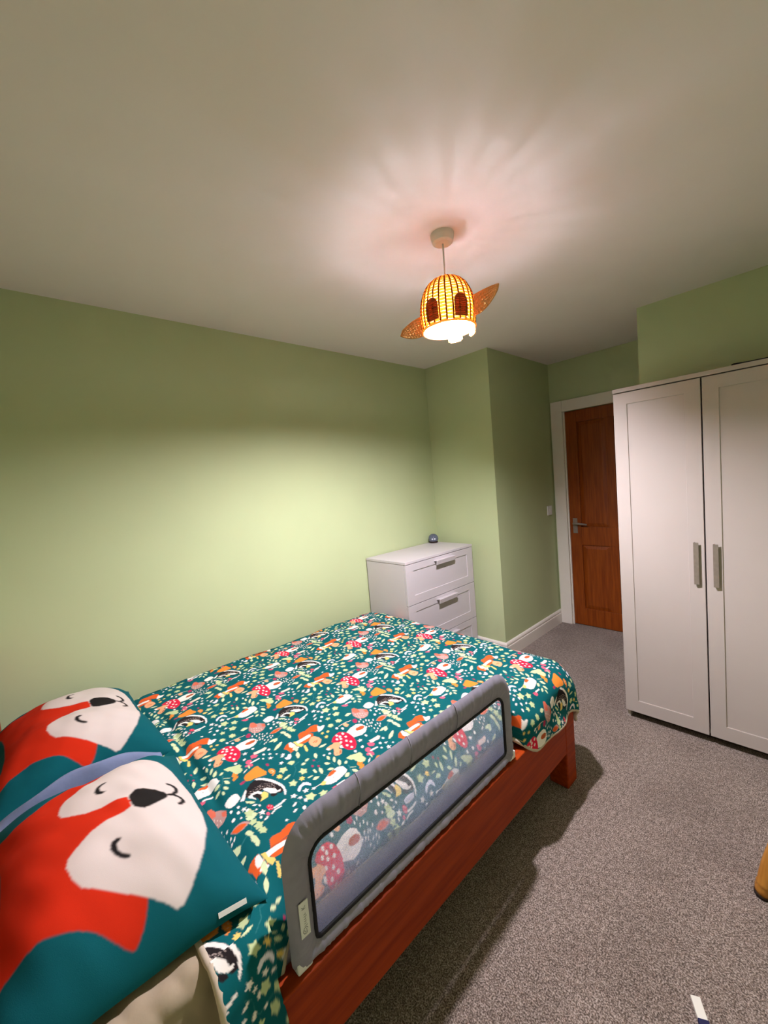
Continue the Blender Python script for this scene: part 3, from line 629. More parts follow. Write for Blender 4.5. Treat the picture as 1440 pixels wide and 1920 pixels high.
OL:1247,-1776,1239,-1776,1234,-1771,1231,-1778,1225,-1781,1230,-1786,1232,-1793,1238,-1789,1245,-1790,1244,-1783;
OL:1018,-1933,1025,-1935,1031,-1941,1035,-1934,1042,-1931,1037,-1925,1036,-1917,1029,-1921,1021,-1919,1022,-1927;
OL:1029,-1959,1027,-1966,1020,-1969,1026,-1974,1027,-1981,1033,-1977,1040,-1978,1038,-1971,1041,-1965,1034,-1964;
OL:1074,-1963,1079,-1957,1088,-1955,1084,-1948,1085,-1939,1077,-1941,1069,-1937,1068,-1945,1062,-1951,1070,-1955;
OL:1075,-1975,1071,-1981,1064,-1982,1068,-1988,1067,-1996,1074,-1994,1081,-1997,1081,-1989,1086,-1984,1079,-1981;
OR:1092,-2341,1082,-2332,1076,-2313,1067,-2293,1068,-2284,1087,-2281,1114,-2274,1126,-2281,1125,-2299,1120,-2317,1118,-2332,1108,-2344;
MG:1103,-2361,1102,-2349,1107,-2341,1113,-2350,1113,-2360;
BK:1165,-2371,1146,-2359,1130,-2338,1126,-2320,1133,-2304,1160,-2286,1194,-2273,1213,-2269,1227,-2273,1229,-2284,1225,-2290,1211,-2296,1190,-2302,1182,-2315,1178,-2335,1175,-2353,1176,-2367;
W:1125,-2320,1126,-2308,1138,-2293,1160,-2277,1189,-2266,1210,-2263,1235,-2269,1247,-2278,1242,-2280,1229,-2274,1211,-2271,1191,-2275,1163,-2287,1141,-2303,1131,-2317;
ST:1158,-2360,1160,-2359,1161,-2359,1162,-2359,1163,-2358,1164,-2358,1165,-2357,1164,-2357,1162,-2357,1161,-2358,1160,-2358,1159,-2359;
ST:1160,-2353,1161,-2352,1161,-2351,1161,-2350,1161,-2349,1161,-2348,1161,-2347,1160,-2348,1159,-2349,1159,-2350,1159,-2351,1159,-2352;
ST:1155,-2343,1157,-2343,1159,-2343,1160,-2343,1161,-2342,1162,-2341,1163,-2341,1161,-2341,1160,-2341,1159,-2341,1157,-2342,1156,-2343;
ST:1156,-2336,1156,-2335,1157,-2334,1157,-2333,1157,-2332,1157,-2331,1157,-2330,1156,-2331,1155,-2332,1155,-2333,1155,-2334,1155,-2335;
ST:1153,-2327,1154,-2327,1156,-2326,1157,-2326,1158,-2325,1159,-2325,1160,-2324,1159,-2324,1157,-2324,1156,-2325,1155,-2325,1154,-2326;
ST:1157,-2321,1158,-2320,1159,-2319,1159,-2318,1159,-2317,1159,-2316,1158,-2315,1157,-2316,1157,-2317,1157,-2318,1157,-2319,1157,-2320;
ST:1154,-2312,1156,-2312,1157,-2311,1158,-2311,1160,-2310,1161,-2310,1161,-2309,1160,-2309,1158,-2309,1157,-2310,1156,-2310,1155,-2311;
ST:1161,-2307,1162,-2306,1162,-2305,1162,-2304,1162,-2303,1162,-2302,1162,-2301,1161,-2302,1160,-2303,1160,-2304,1160,-2305,1160,-2306;
ST:1162,-2300,1164,-2300,1165,-2300,1167,-2299,1168,-2299,1169,-2298,1170,-2297,1168,-2297,1167,-2298,1165,-2298,1164,-2299,1163,-2299;
ST:1168,-2295,1169,-2294,1170,-2293,1170,-2292,1170,-2291,1170,-2290,1169,-2289,1169,-2290,1168,-2291,1168,-2292,1168,-2293,1168,-2294;
ST:1171,-2289,1173,-2289,1174,-2288,1176,-2288,1177,-2288,1178,-2287,1179,-2286,1177,-2286,1176,-2286,1174,-2287,1173,-2287,1172,-2288;
ST:1179,-2284,1179,-2284,1180,-2283,1180,-2282,1180,-2281,1180,-2280,1180,-2278,1179,-2279,1178,-2280,1178,-2281,1178,-2282,1178,-2283;
ST:1165,-2363,1167,-2363,1168,-2362,1170,-2362,1171,-2362,1172,-2361,1173,-2360,1171,-2360,1170,-2361,1168,-2361,1167,-2361,1166,-2362;
ST:1167,-2356,1168,-2355,1169,-2355,1169,-2354,1169,-2353,1169,-2352,1168,-2351,1167,-2351,1167,-2352,1167,-2353,1167,-2354,1167,-2355;
ST:1160,-2346,1162,-2345,1163,-2345,1165,-2345,1166,-2344,1167,-2344,1168,-2343,1166,-2343,1165,-2343,1163,-2344,1162,-2344,1161,-2345;
ST:1163,-2339,1164,-2338,1164,-2338,1165,-2337,1165,-2336,1165,-2335,1164,-2334,1163,-2334,1163,-2335,1163,-2336,1163,-2337,1163,-2338;
ST:1160,-2330,1162,-2330,1163,-2330,1165,-2330,1166,-2329,1167,-2328,1168,-2328,1166,-2328,1165,-2328,1163,-2328,1162,-2329,1161,-2330;
ST:1162,-2324,1163,-2323,1164,-2322,1164,-2321,1164,-2320,1164,-2319,1163,-2318,1162,-2319,1162,-2319,1162,-2320,1162,-2321,1162,-2323;
ST:1162,-2315,1163,-2315,1165,-2315,1166,-2315,1167,-2314,1168,-2314,1169,-2313,1167,-2313,1166,-2313,1165,-2313,1163,-2314,1162,-2315;
ST:1168,-2311,1169,-2310,1170,-2309,1170,-2308,1170,-2307,1170,-2306,1169,-2305,1169,-2306,1168,-2307,1168,-2308,1168,-2309,1168,-2310;
ST:1167,-2303,1169,-2302,1170,-2302,1172,-2302,1173,-2301,1174,-2301,1175,-2300,1173,-2300,1172,-2300,1170,-2301,1169,-2301,1168,-2302;
ST:1176,-2299,1177,-2298,1177,-2297,1178,-2296,1178,-2295,1177,-2294,1177,-2293,1176,-2294,1176,-2295,1175,-2296,1175,-2297,1176,-2298;
ST:1176,-2291,1178,-2291,1179,-2291,1181,-2291,1182,-2290,1183,-2289,1184,-2289,1182,-2289,1181,-2289,1179,-2289,1178,-2290,1177,-2290;
ST:1186,-2288,1187,-2287,1187,-2287,1188,-2286,1188,-2285,1188,-2283,1187,-2282,1186,-2283,1186,-2284,1185,-2285,1185,-2286,1186,-2287;
ST:1173,-2366,1174,-2366,1176,-2366,1177,-2365,1178,-2365,1179,-2364,1180,-2363,1178,-2364,1177,-2364,1176,-2364,1175,-2365,1174,-2365;
ST:1172,-2358,1173,-2358,1173,-2357,1174,-2356,1174,-2355,1173,-2354,1173,-2353,1172,-2354,1172,-2355,1171,-2355,1171,-2356,1172,-2357;
ST:1168,-2349,1169,-2349,1171,-2349,1172,-2348,1173,-2348,1174,-2347,1175,-2346,1174,-2346,1172,-2347,1171,-2347,1170,-2348,1169,-2348;
ST:1171,-2343,1171,-2342,1172,-2341,1172,-2340,1172,-2339,1172,-2338,1172,-2337,1171,-2338,1170,-2339,1170,-2340,1170,-2341,1170,-2342;
ST:1165,-2333,1167,-2333,1168,-2332,1170,-2332,1171,-2331,1172,-2331,1173,-2330,1171,-2330,1170,-2330,1168,-2331,1167,-2331,1166,-2332;
ST:1170,-2327,1171,-2326,1171,-2325,1171,-2324,1171,-2323,1171,-2322,1171,-2321,1170,-2322,1170,-2323,1169,-2324,1169,-2325,1169,-2326;
ST:1169,-2319,1171,-2319,1172,-2319,1174,-2318,1175,-2318,1176,-2317,1177,-2316,1175,-2317,1173,-2317,1172,-2317,1171,-2318,1170,-2318;
ST:1173,-2313,1174,-2313,1175,-2312,1175,-2311,1175,-2310,1175,-2309,1174,-2308,1174,-2308,1173,-2309,1173,-2310,1173,-2311,1173,-2312;
ST:1175,-2306,1176,-2306,1178,-2306,1179,-2306,1180,-2305,1181,-2304,1182,-2304,1181,-2304,1179,-2304,1178,-2304,1177,-2305,1176,-2306;
ST:1181,-2302,1182,-2301,1182,-2300,1183,-2299,1183,-2298,1182,-2297,1182,-2296,1181,-2296,1181,-2297,1180,-2298,1180,-2299,1181,-2300;
ST:1184,-2295,1185,-2295,1187,-2295,1188,-2294,1189,-2294,1190,-2293,1191,-2293,1190,-2293,1188,-2293,1187,-2293,1186,-2294,1185,-2294;
ST:1194,-2292,1194,-2291,1195,-2290,1195,-2289,1195,-2288,1195,-2287,1194,-2286,1194,-2287,1193,-2288,1193,-2289,1193,-2290,1193,-2291;
W:1175,-2318,1180,-2306,1201,-2289,1214,-2288,1215,-2278,1221,-2282,1219,-2297,1209,-2309,1196,-2312,1183,-2318;
YE:1189,-2331,1187,-2320,1203,-2313,1217,-2322,1217,-2331,1216,-2345,1205,-2335;
W:1173,-2363,1169,-2348,1172,-2332,1187,-2325,1192,-2331,1182,-2341,1179,-2353,1202,-2350,1188,-2357,1180,-2365;
BK:1177,-2354,1179,-2339,1192,-2332,1202,-2335,1214,-2344,1197,-2346;
W:1172,-2389,1161,-2377,1143,-2359,1150,-2359,1168,-2371,1178,-2379;
LG:1182,-2377,1191,-2366,1204,-2357,1208,-2361,1199,-2373,1189,-2378;
BK:1199,-2371,1200,-2371,1200,-2373,1199,-2374,1197,-2374,1195,-2374,1194,-2373,1194,-2372,1195,-2371,1197,-2370;
BK:1210,-2310,1221,-2295,1227,-2295,1227,-2307,1220,-2313;
OL:1004,-2358,1004,-2343,1015,-2332,1035,-2324,1048,-2327,1054,-2338,1046,-2349,1031,-2353;
OR:1066,-2370,1053,-2358,1062,-2347,1070,-2353,1077,-2368;
PK:1051,-2292,1055,-2295,1055,-2300,1051,-2304,1044,-2305,1037,-2304,1032,-2300,1032,-2295,1037,-2291,1044,-2290;
OR:1133,-2252,1138,-2257,1138,-2263,1132,-2268,1123,-2270,1115,-2268,1109,-2263,1109,-2256,1115,-2252,1124,-2250;
CR:1120,-2264,1119,-2256,1131,-2257,1132,-2264,1131,-2264,1130,-2258,1120,-2257,1122,-2264;
OR:1139,-2256,1146,-2268,1141,-2270,1135,-2258;
MG:1090,-2253,1093,-2255,1093,-2258,1090,-2261,1085,-2261,1081,-2260,1078,-2258,1078,-2255,1081,-2252,1085,-2252;
RD:1264,-2328,1268,-2332,1267,-2337,1262,-2342,1255,-2343,1248,-2342,1244,-2338,1244,-2332,1249,-2328,1256,-2326;
PK:1276,-2345,1279,-2347,1278,-2350,1276,-2353,1271,-2354,1267,-2353,1265,-2350,1265,-2347,1268,-2345,1272,-2344;
W:1250,-2334,1250,-2335,1250,-2336,1250,-2336,1249,-2336,1248,-2336,1247,-2336,1247,-2335,1248,-2334,1249,-2334;
W:1255,-2329,1256,-2330,1256,-2331,1255,-2331,1254,-2332,1253,-2331,1253,-2331,1253,-2330,1253,-2329,1254,-2329;
W:1260,-2335,1260,-2336,1260,-2337,1260,-2337,1259,-2338,1258,-2337,1257,-2337,1257,-2336,1258,-2336,1259,-2335;
W:1265,-2332,1265,-2333,1265,-2334,1265,-2334,1264,-2335,1263,-2334,1262,-2334,1262,-2333,1263,-2332,1264,-2332;
W:1262,-2340,1263,-2341,1263,-2342,1262,-2342,1261,-2343,1260,-2342,1259,-2342,1260,-2341,1260,-2341,1261,-2340;
W:1263,-2329,1262,-2304,1257,-2288,1263,-2286,1268,-2303,1269,-2329;
W:1278,-2342,1272,-2328,1271,-2308,1276,-2308,1276,-2327,1282,-2341;
OL:1215,-2378,1219,-2387,1216,-2396,1226,-2395,1233,-2401,1236,-2391,1243,-2385,1235,-2380,1232,-2371,1225,-2378;
W:1212,-2388,1206,-2388,1202,-2383,1201,-2389,1195,-2391,1201,-2394,1201,-2400,1205,-2396,1211,-2398,1208,-2392;
W:1244,-2353,1249,-2359,1246,-2367,1254,-2364,1259,-2369,1259,-2361,1266,-2357,1258,-2355,1256,-2347,1252,-2354;
W:1229,-2351,1231,-2352,1231,-2354,1229,-2356,1226,-2356,1224,-2356,1222,-2354,1222,-2353,1224,-2351,1227,-2350;
W:1233,-2371,1234,-2369,1235,-2368,1235,-2367,1235,-2365,1234,-2364,1233,-2362,1231,-2364,1230,-2365,1230,-2366,1231,-2368,1231,-2369;
W:1212,-2369,1215,-2367,1217,-2365,1218,-2364,1219,-2362,1219,-2359,1218,-2357,1215,-2358,1213,-2360,1211,-2362,1211,-2364,1211,-2366;
OL:1160,-2238,1156,-2230,1158,-2220,1148,-2222,1140,-2217,1139,-2227,1132,-2233,1140,-2238,1144,-2246,1151,-2239;
YE:1153,-2258,1159,-2258,1161,-2264,1164,-2258,1171,-2259,1167,-2254,1171,-2249,1165,-2249,1162,-2243,1159,-2249,1153,-2248,1157,-2253;
LG:1185,-2252,1187,-2247,1187,-2242,1187,-2237,1185,-2232,1183,-2227,1180,-2222,1179,-2227,1178,-2232,1179,-2237,1180,-2242,1182,-2247;
W:1068,-2333,1068,-2330,1067,-2327,1065,-2323,1063,-2320,1060,-2317,1057,-2314,1057,-2317,1058,-2321,1059,-2324,1061,-2327,1064,-2330;
LG:1039,-2302,1042,-2305,1046,-2307,1050,-2308,1054,-2309,1059,-2310,1063,-2310,1060,-2308,1057,-2305,1053,-2304,1048,-2303,1044,-2302;
LG:1390,-2422,1393,-2429,1397,-2433,1403,-2436,1410,-2438,1418,-2438,1427,-2437,1424,-2431,1420,-2427,1414,-2424,1408,-2422,1399,-2421;
LG:1279,-2422,1287,-2422,1293,-2420,1297,-2418,1299,-2414,1300,-2410,1298,-2405,1291,-2406,1285,-2408,1280,-2410,1278,-2413,1278,-2417;
LG:1318,-2468,1320,-2463,1319,-2458,1318,-2454,1314,-2451,1309,-2448,1302,-2445,1301,-2450,1301,-2454,1303,-2458,1306,-2462,1311,-2465;
OL:1285,-2369,1280,-2377,1271,-2380,1277,-2388,1277,-2397,1286,-2394,1295,-2397,1295,-2387,1300,-2380,1291,-2377"""
def raster_print(N=900):
    Mi = np.linalg.inv(np.stack([B1, B2], 1))
    T = np.zeros((N, N, 3), np.float32); T[:] = srgb(PAL['BG'])[:3]
    for line in PRINT.strip().split(';'):
        c, nums = line.split(':'); v = np.array([float(q) for q in nums.split(',')]).reshape(-1, 2) / 1000.
        Q = v @ Mi.T * N; Q = Q - np.floor(Q.min(0) / N) * N
        x0, y0 = np.floor(Q.min(0)).astype(int); x1, y1 = np.ceil(Q.max(0)).astype(int) + 1
        X, Y = np.meshgrid(np.arange(x0, x1) + .5, np.arange(y0, y1) + .5); ins = np.zeros(X.shape, bool)
        for i in range(len(Q)):
            xa, ya = Q[i]; xb, yb = Q[(i + 1) % len(Q)]
            if ya == yb: continue
            ins ^= ((ya > Y) != (yb > Y)) & (X < (xb - xa) * (Y - ya) / (yb - ya) + xa)
        T[Y[ins].astype(int) % N, X[ins].astype(int) % N] = srgb(PAL[c.strip()])[:3]
    # soften to the mesh resolution
    for ax in (0, 1): T = (np.roll(T, 1, ax) + 2 * T + np.roll(T, -1, ax)) / 4
    return T, Mi
TILE, TMI = raster_print()
def print_colour(A, B):
    F = np.stack([A, B], -1) @ TMI.T; F = F - np.floor(F); I = (F * TILE.shape[0]).astype(int) % TILE.shape[0]
    return TILE[I[..., 1], I[..., 0]]

def waves(A, B, n, lo, hi, seed):
    """smooth wrinkles: sum of random plane waves with wavelengths lo..hi"""
    g = np.random.default_rng(seed); out = np.zeros_like(A)
    for _ in range(n):
        L = math.exp(g.uniform(math.log(lo), math.log(hi))); th = g.uniform(0, math.pi); ph = g.uniform(0, 6.28)
        out += np.sin((A * math.cos(th) + B * math.sin(th)) * 2 * math.pi / L + ph) * (L / hi)
    return out / math.sqrt(n / 2)

def sm(a, b, x):
    t = np.clip((x - a) / (b - a), 0, 1); return t * t * (3 - 2 * t)

def grid_mesh(name, P, colours=None, m=None, parent=None, flip=False):
    ny, nx = P.shape[:2]
    me = bpy.data.meshes.new(name)
    idx = np.arange(nx * ny).reshape(ny, nx)
    q = np.stack([idx[:-1, :-1], idx[:-1, 1:], idx[1:, 1:], idx[1:, :-1]], -1).reshape(-1, 4)
    if flip: q = q[:, ::-1]
    nf = len(q)
    me.vertices.add(nx * ny); me.vertices.foreach_set('co', P.reshape(-1).astype(np.float32))
    me.loops.add(nf * 4); me.loops.foreach_set('vertex_index', q.reshape(-1).astype(np.int32))
    me.polygons.add(nf); me.polygons.foreach_set('loop_start', np.arange(0, nf * 4, 4, dtype=np.int32))
    me.polygons.foreach_set('use_smooth', np.ones(nf, bool))
    me.update(calc_edges=True); me.validate()
    if colours is not None:
        at = me.color_attributes.new('print', 'FLOAT_COLOR', 'POINT')
        c = np.ones((nx * ny, 4), np.float32); c[:, :3] = colours.reshape(-1, 3)
        at.data.foreach_set('color', c.reshape(-1))
    o = bpy.data.objects.new(name, me); COL.objects.link(o)
    if m: me.materials.append(m)
    if parent: o.parent = parent
    return o

def gnormals(P):
    du = np.gradient(P, axis=1); dv = np.gradient(P, axis=0); n = np.cross(du, dv)
    return n / np.maximum(np.linalg.norm(n, axis=-1, keepdims=True), 1e-9)

sheet_corner()

# ------------------------------------------------------------------ duvet draped over the mattress
GY0, GY1 = -2.44, -1.465       # the bed guard's span
def duvet_surface(step):
    bs = np.arange(-2.60, -.745, step)
    guard = sm(GY0 - .10, GY0 + .03, bs) * (1 - sm(GY1 - .02, GY1 + .14, bs))
    foot = sm(GY1 - .02, GY1 + .14, bs)
    head = 1 - np.clip(guard + foot, 0, 1)
    X1 = 1.37 * guard + 1.44 * foot + 1.49 * head
    RR = .15 * guard + .13 * foot + .085 * head
    drop = .195 * guard + .285 * foot + .50 * head
    n1 = int(round((1.44 - .0) / step)); n2 = int(round(.40 / step))
    s1 = np.linspace(0, 1, n1, endpoint=False); s2 = np.linspace(0, 1, n2)
    A = np.concatenate([-.03 + s1[None, :] * (X1[:, None] + .03), X1[:, None] + s2[None, :] * drop[:, None]], 1)
    B = np.repeat(bs[:, None], A.shape[1], 1)
    X1, RR = X1[:, None], RR[:, None]
    Y1 = -.99
    ex = np.maximum(0, A - X1); ey = np.maximum(0, B - Y1)
    d = np.hypot(ex, ey); dd = np.maximum(d, 1e-9)
    thm = math.radians(86)
    ang = np.minimum(d / RR, thm); rest = np.maximum(0, d - RR * thm)
    hor = RR * np.sin(ang) + rest * math.cos(thm); ver = RR * (1 - np.cos(ang)) + rest * math.sin(thm)
    X = np.minimum(A, X1) + ex / dd * hor; Y = np.minimum(B, Y1) + ey / dd * hor
    # wall side: slump into the gap
    el = np.maximum(0, .13 - A); X = np.maximum(X, .02 + .4 * A * (A < .13) * 0 + np.where(A < .13, .05 + (A + .03) * .5, .02))
    Z = .572 - ver - .9 * el * el / .16 * 1.0
    Z += .012 * np.sin(np.clip((A - .1) / 1.3, 0, 1) * math.pi) + .006 * waves(A, B, 10, .25, .7, 3)
    Z -= .05 * sm(-2.40, -2.53, -(-B)) * 0
    hd = 1 - sm(-2.53, -2.41, B)
    Z -= np.where(d < .02, 1, .3) * .022 * hd
    # valley where the fold near the pillows is
    Z -= .014 * np.exp(-((B + 2.425 + .03 * (A - .7)) / .018) ** 2) * sm(.25, .5, A) * (1 - sm(1.05, 1.2, A))
    P = np.stack([X, Y, Z], -1)
    N = gnormals(P)
    side = np.clip(d / .15, 0, 1)
    loose = foot[:, None] * .9 + head[:, None] * .7 + guard[:, None] * .25
    w = .0022 * waves(A, B, 14, .05, .22, 11) + side * loose * .007 * waves(A, B * 1.6, 10, .10, .30, 5)
    P = P + N * w[..., None]
    g = guard[:, None]
    P[..., 0] = np.where(g > .5, np.minimum(P[..., 0], 1.508), P[..., 0])
    P[..., 0] = np.maximum(P[..., 0], .012)
    P[..., 1] = np.where(P[..., 0] < .5, np.minimum(P[..., 1], -.878), P[..., 1])
    return P, A, B

def duvet():
    t = thing('duvet', (.75, -1.7, .5), 'teal woodland print duvet with foxes, badgers and toadstools covering the bed', 'duvet')
    P, A, B = duvet_surface(.0027)
    put(grid_mesh('printed_cover', P, print_colour(A, B), print_material('woodland_print_cotton')), t)
    Q, A2, B2_ = duvet_surface(.02)
    N = gnormals(Q)
    put(grid_mesh('reverse_side', Q - N * .014, None, M_CREAM, None, True), t)
    bm = bmesh.new()
    off = -N * .007
    E = Q + off
    tube(bm, [tuple(p) for p in E[0]], .0085, 8); tube(bm, [tuple(p) for p in E[-1]], .0085, 8); tube(bm, [tuple(p) for p in E[:, -1]], .0085, 8); tube(bm, [tuple(p) for p in E[:, 0]], .0085, 8)
    put(obj('hem', bm, M_CREAM, None, True), t)
duvet()

# ------------------------------------------------------------------ pillows with the fox face
FOX_W = [(60,875),(118,872),(268,859),(490,799),(664,689),(774,577),(856,465),(897,386),(899,337),(853,275),(787,173),(706,26),(601,-141),(551,-234),(478,-288),(377,-319),(309,-296),(258,-219),(195,-110),(162,33),(161,177),(140,252),(60,262)]
FOX_O = [(60,400),(791,400),(791,171),(847,133),(889,92),(921,42),(932,9),(905,-42),(858,-108),(804,-175),(768,-234),(738,-295),(715,-358),(664,-507),(654,-620),(650,-740),(690,-860),(700,-960),(560,-900),(420,-820),(240,-790),(60,-790)]
FOX_N = [(60,262),(153,272),(208,349),(195,431),(160,520),(100,600),(60,612)]
FOX_E = [(372,105),(354,67),(371,18),(416,2),(475,29),(518,82),(531,127),(510,134),(483,84),(440,54),(399,61)]
FOX_M = [(60,606),(72,610),(80,660),(110,700),(150,715),(193,690),(215,655),(240,655),(240,690),(200,735),(150,752),(100,735),(70,705),(60,690)]
def inpoly(U, V, pts):
    Q = np.array(pts) / 1000.; ins = np.zeros(U.shape, bool)
    for i in range(len(Q)):
        xa, ya = Q[i]; xb, yb = Q[(i + 1) % len(Q)]
        if ya == yb: continue
        ins ^= ((ya > V) != (yb > V)) & (U < (xb - xa) * (V - ya) / (yb - ya) + xa)
    return ins
def fox_colour(U, V):
    c = np.zeros(U.shape + (3,), np.float32); c[:] = srgb('07565E')[:3]
    Um = np.where(U < .06, .12 - U, U) + 1e-6
    for pts, h in ((FOX_O, 'C82A10'), (FOX_W, 'D2C4BC'), (FOX_N, '1E1A1A'), (FOX_E, '1E1A1A'), (FOX_M, '1E1A1A')):
        c[inpoly(Um, V, pts)] = srgb(h)[:3]
    return c
M_FOX = print_material('fox_face_cotton')
def pillow(xc, yc, zs, rot, tilt, seed, label, flap):
    t = thing('pillow', (xc, yc, zs), label, 'pillow', 'fox face pillows at the bed head')
    HX, HY, T = .365, .26, .165
    def shell(n, m, top):
        a = np.sin(np.linspace(-1, 1, n) * math.pi / 2 * .98) / math.sin(math.pi / 2 * .98); b = np.sin(np.linspace(-1, 1, m) * math.pi / 2 * .98) / math.sin(math.pi / 2 * .98)
        U, V = np.meshgrid(a * .35 + np.linspace(-1, 1, n) * .65, b * .35 + np.linspace(-1, 1, m) * .65)
        x = HX * U * (1 - .09 * (1 - V ** 2)); y = HY * V * (1 - .07 * (1 - U ** 2))
        th = np.maximum((1 - np.abs(U) ** 2.6) * (1 - np.abs(V) ** 2.4), 0) ** .62
        edge = np.clip(th * 2.2, 0, 1)
        wr = .0045 * waves(x, y, 14, .045, .25, seed) * edge + .006 * (1 - edge) * np.sin(38 * x + seed) * np.sin(31 * y) * th
        if top: z = T * th + wr
        else: z = -np.minimum(.032, .05 * th)
        seam = .004 * np.sin(17 * x + 2 + seed) + .003 * np.sin(23 * y + seed)
        return np.stack([x, y, z + seam + tilt * x * (1 - .0)], -1), U, V
    P, U, V = shell(330, 250, True)
    c = fox_colour(U, V)
    for ax in (0, 1): c = (np.roll(c, 1, ax) + 2 * c + np.roll(c, -1, ax)) / 4
    grid_mesh('pillowcase_front', P, c, M_FOX, t)
    P2, U2, V2 = shell(40, 30, False)
    grid_mesh('pillowcase_back', P2, fox_colour(U2 * 0 + 2, V2), M_FOX, t, True)
    t.rotation_euler = (0, 0, rot)
    if flap:
        k = 40; ys = np.linspace(-.22, .215, k)
        rows = []
        for f in np.linspace(0, 1, 8):
            rows.append(np.stack([-.325 - .045 * f + .008 * np.sin(ys * 40) * f, ys, .035 + .085 * np.sin(f * 2.1) * (1 - (ys / .24) ** 2) - .01], -1))
        fl = grid_mesh('pillowcase_flap', np.array(rows), None, M_BLUE, t); s = fl.modifiers.new('solid', 'SOLIDIFY'); s.thickness = .006
        fl['label'] = 'slate blue inner flap'
        lb = box('care_label', -.03, .03, -.005, .005, -.0008, .0008, M_PLASTIC, t); lb.location = (.346, .185, .012); lb.rotation_euler = (1.0, 0, 1.35)
    return t
pillow(1.115, -2.715, .567, 0, -.02, 4, 'plump fox face pillow nearest the open side of the bed', True)
pillow(.374, -2.715, .572, .03, .01, 9, 'fox face pillow against the green wall', False)

# ------------------------------------------------------------------ bed guard
def rrect(y0, y1, z0, z1, rt, rb, n=10):
    """rounded rectangle in (y, z), counter-clockwise from the lower left"""
    P = []
    for cx, cz, r, a0 in ((y1 - rb, z0 + rb, rb, -90), (y1 - rt, z1 - rt, rt, 0), (y0 + rt, z1 - rt, rt, 90), (y0 + rb, z0 + rb, rb, 180)):
        for k in range(n + 1):
            a = math.radians(a0 + 90 * k / n); P.append((cx + r * math.cos(a), cz + r * math.sin(a)))
    return P
def resample(P, n):
    P = [Vector((p[0], p[1])) for p in P] + [Vector((P[0][0], P[0][1]))]
    L = [0]
    for a, b in zip(P[:-1], P[1:]): L.append(L[-1] + (b - a).length)
    out = []
    j = 0
    for k in range(n):
        s = L[-1] * k / n
        while L[j + 1] < s: j += 1
        f = (s - L[j]) / max(1e-9, L[j + 1] - L[j]); out.append(P[j].lerp(P[j + 1], f))
    return out
def guard():
    t = thing('bed_guard', (1.53, -1.95, .39), 'charcoal fabric bed guard with mesh window along the side of the bed', 'bed guard')
    xg = 1.532
    zb, zt = .386, .752
    n = 420
    O = resample(rrect(GY0, GY1, zb, zt, .10, .03), n)
    inner = rrect(GY0 + .068, GY1 - .048, zb + .038, zt - .092, .045, .014)
    # match inner points by angle from the outer ones: nearest point along the ray to the centre line
    I = resample(inner, 1200)
    sec = [(0, .0), (.10, .55), (.28, .95), (.5, 1.0), (.72, .55), (1.0, .18)]      # fraction inward, half thickness
    rows = []
    for s in (1, -1):
        for f, h in (sec if s == 1 else sec[::-1]):
            row = []
            for k, o in enumerate(O):
                i = min(I, key=lambda q: (q - o).length_squared)
                p = o.lerp(i, f)
                wr = .0022 * math.sin(k * 1.9 + 5 * math.sin(k * .31)) * math.sin(f * 3.1) if f < .98 else 0
                row.append((xg + s * (.0155 * h + wr), p.x, p.y))
            rows.append(row)
    P = np.array(rows); P = np.concatenate([P, P[:1]], 0); P = np.concatenate([P, P[:, :1]], 1)
    put(grid_mesh('padded_sleeve', P, None, M_GUARD), t)
    bm = bmesh.new(); tube(bm, [(xg + .002, p.x, p.y) for p in resample(inner, 200)], .0058, 8, True); put(obj('piping', bm, M_PIPE, None, True), t)
    bm = bmesh.new(); vs_ = [bm.verts.new((xg + .0005, p.x, p.y)) for p in resample(inner, 120)]; bm.faces.new(vs_)
    w = put(obj('mesh_window', bm, net_material()), t)
    s = w.modifiers.new('solid', 'SOLIDIFY'); s.thickness = .0006
    # sewn seams round the top sleeve
    for y in (-2.02, -1.80, -2.215):
        bm = bmesh.new(); tube(bm, [(xg + dx, y + .004 * dz, zt - dz) for dx, dz in ((.004, .09), (.0145, .06), (.016, .045), (.0155, .03), (.009, .008), (0, -.0005), (-.009, .008))], .0014, 5)
        put(obj('seam', bm, M_GUARD, None, True), t)
    # sewn-on white label with printed mark and lettering strokes
    lx = xg + .0185
    lab = put(box('label_tag', lx - .001, lx + .0008, GY0 + .022, GY0 + .046, .475, .560, M_PLASTIC), t); lab['label'] = 'white sewn label with grey lettering'
    bm = bmesh.new()
    cy, cz = GY0 + .034, .490
    tube(bm, [(lx + .001, cy + .0065 * math.cos(a), cz + .0075 * math.sin(a)) for a in np.linspace(.4, 5.6, 16)], .0006, 4)
    tube(bm, [(lx + .001, cy + .003 * math.cos(a), cz + .0035 * math.sin(a)) for a in np.linspace(2.4, 7.6, 12)], .0005, 4)
    z = .501
    for k in range(6):     # illegible word: short upright strokes
        hgt = (.007, .0045, .005, .0045, .0065, .0045)[k]
        tube(bm, [(lx + .001, cy - .002, z), (lx + .001, cy - .002 + hgt, z), (lx + .001, cy - .002 + hgt, z + .0026)], .0005, 4); z += .0056
    tube(bm, [(lx + .001, cy - .005, .543), (lx + .001, cy + .004, .543)], .0005, 4); tube(bm, [(lx + .001, cy + .004, .549), (lx + .001, cy - .001, .544), (lx + .001, cy - .006, .549)], .0005, 4)
    put(obj('lettering', bm, mat('grey_ink', srgb('5A5A60'), .7)), lab)
    for y in (GY0 + .03, GY1 - .012):
        put(box('clip', xg - .02, xg + .012, y - .022, y + .018, .386, .415, M_PLASTIC, None, .004), t)
guard()

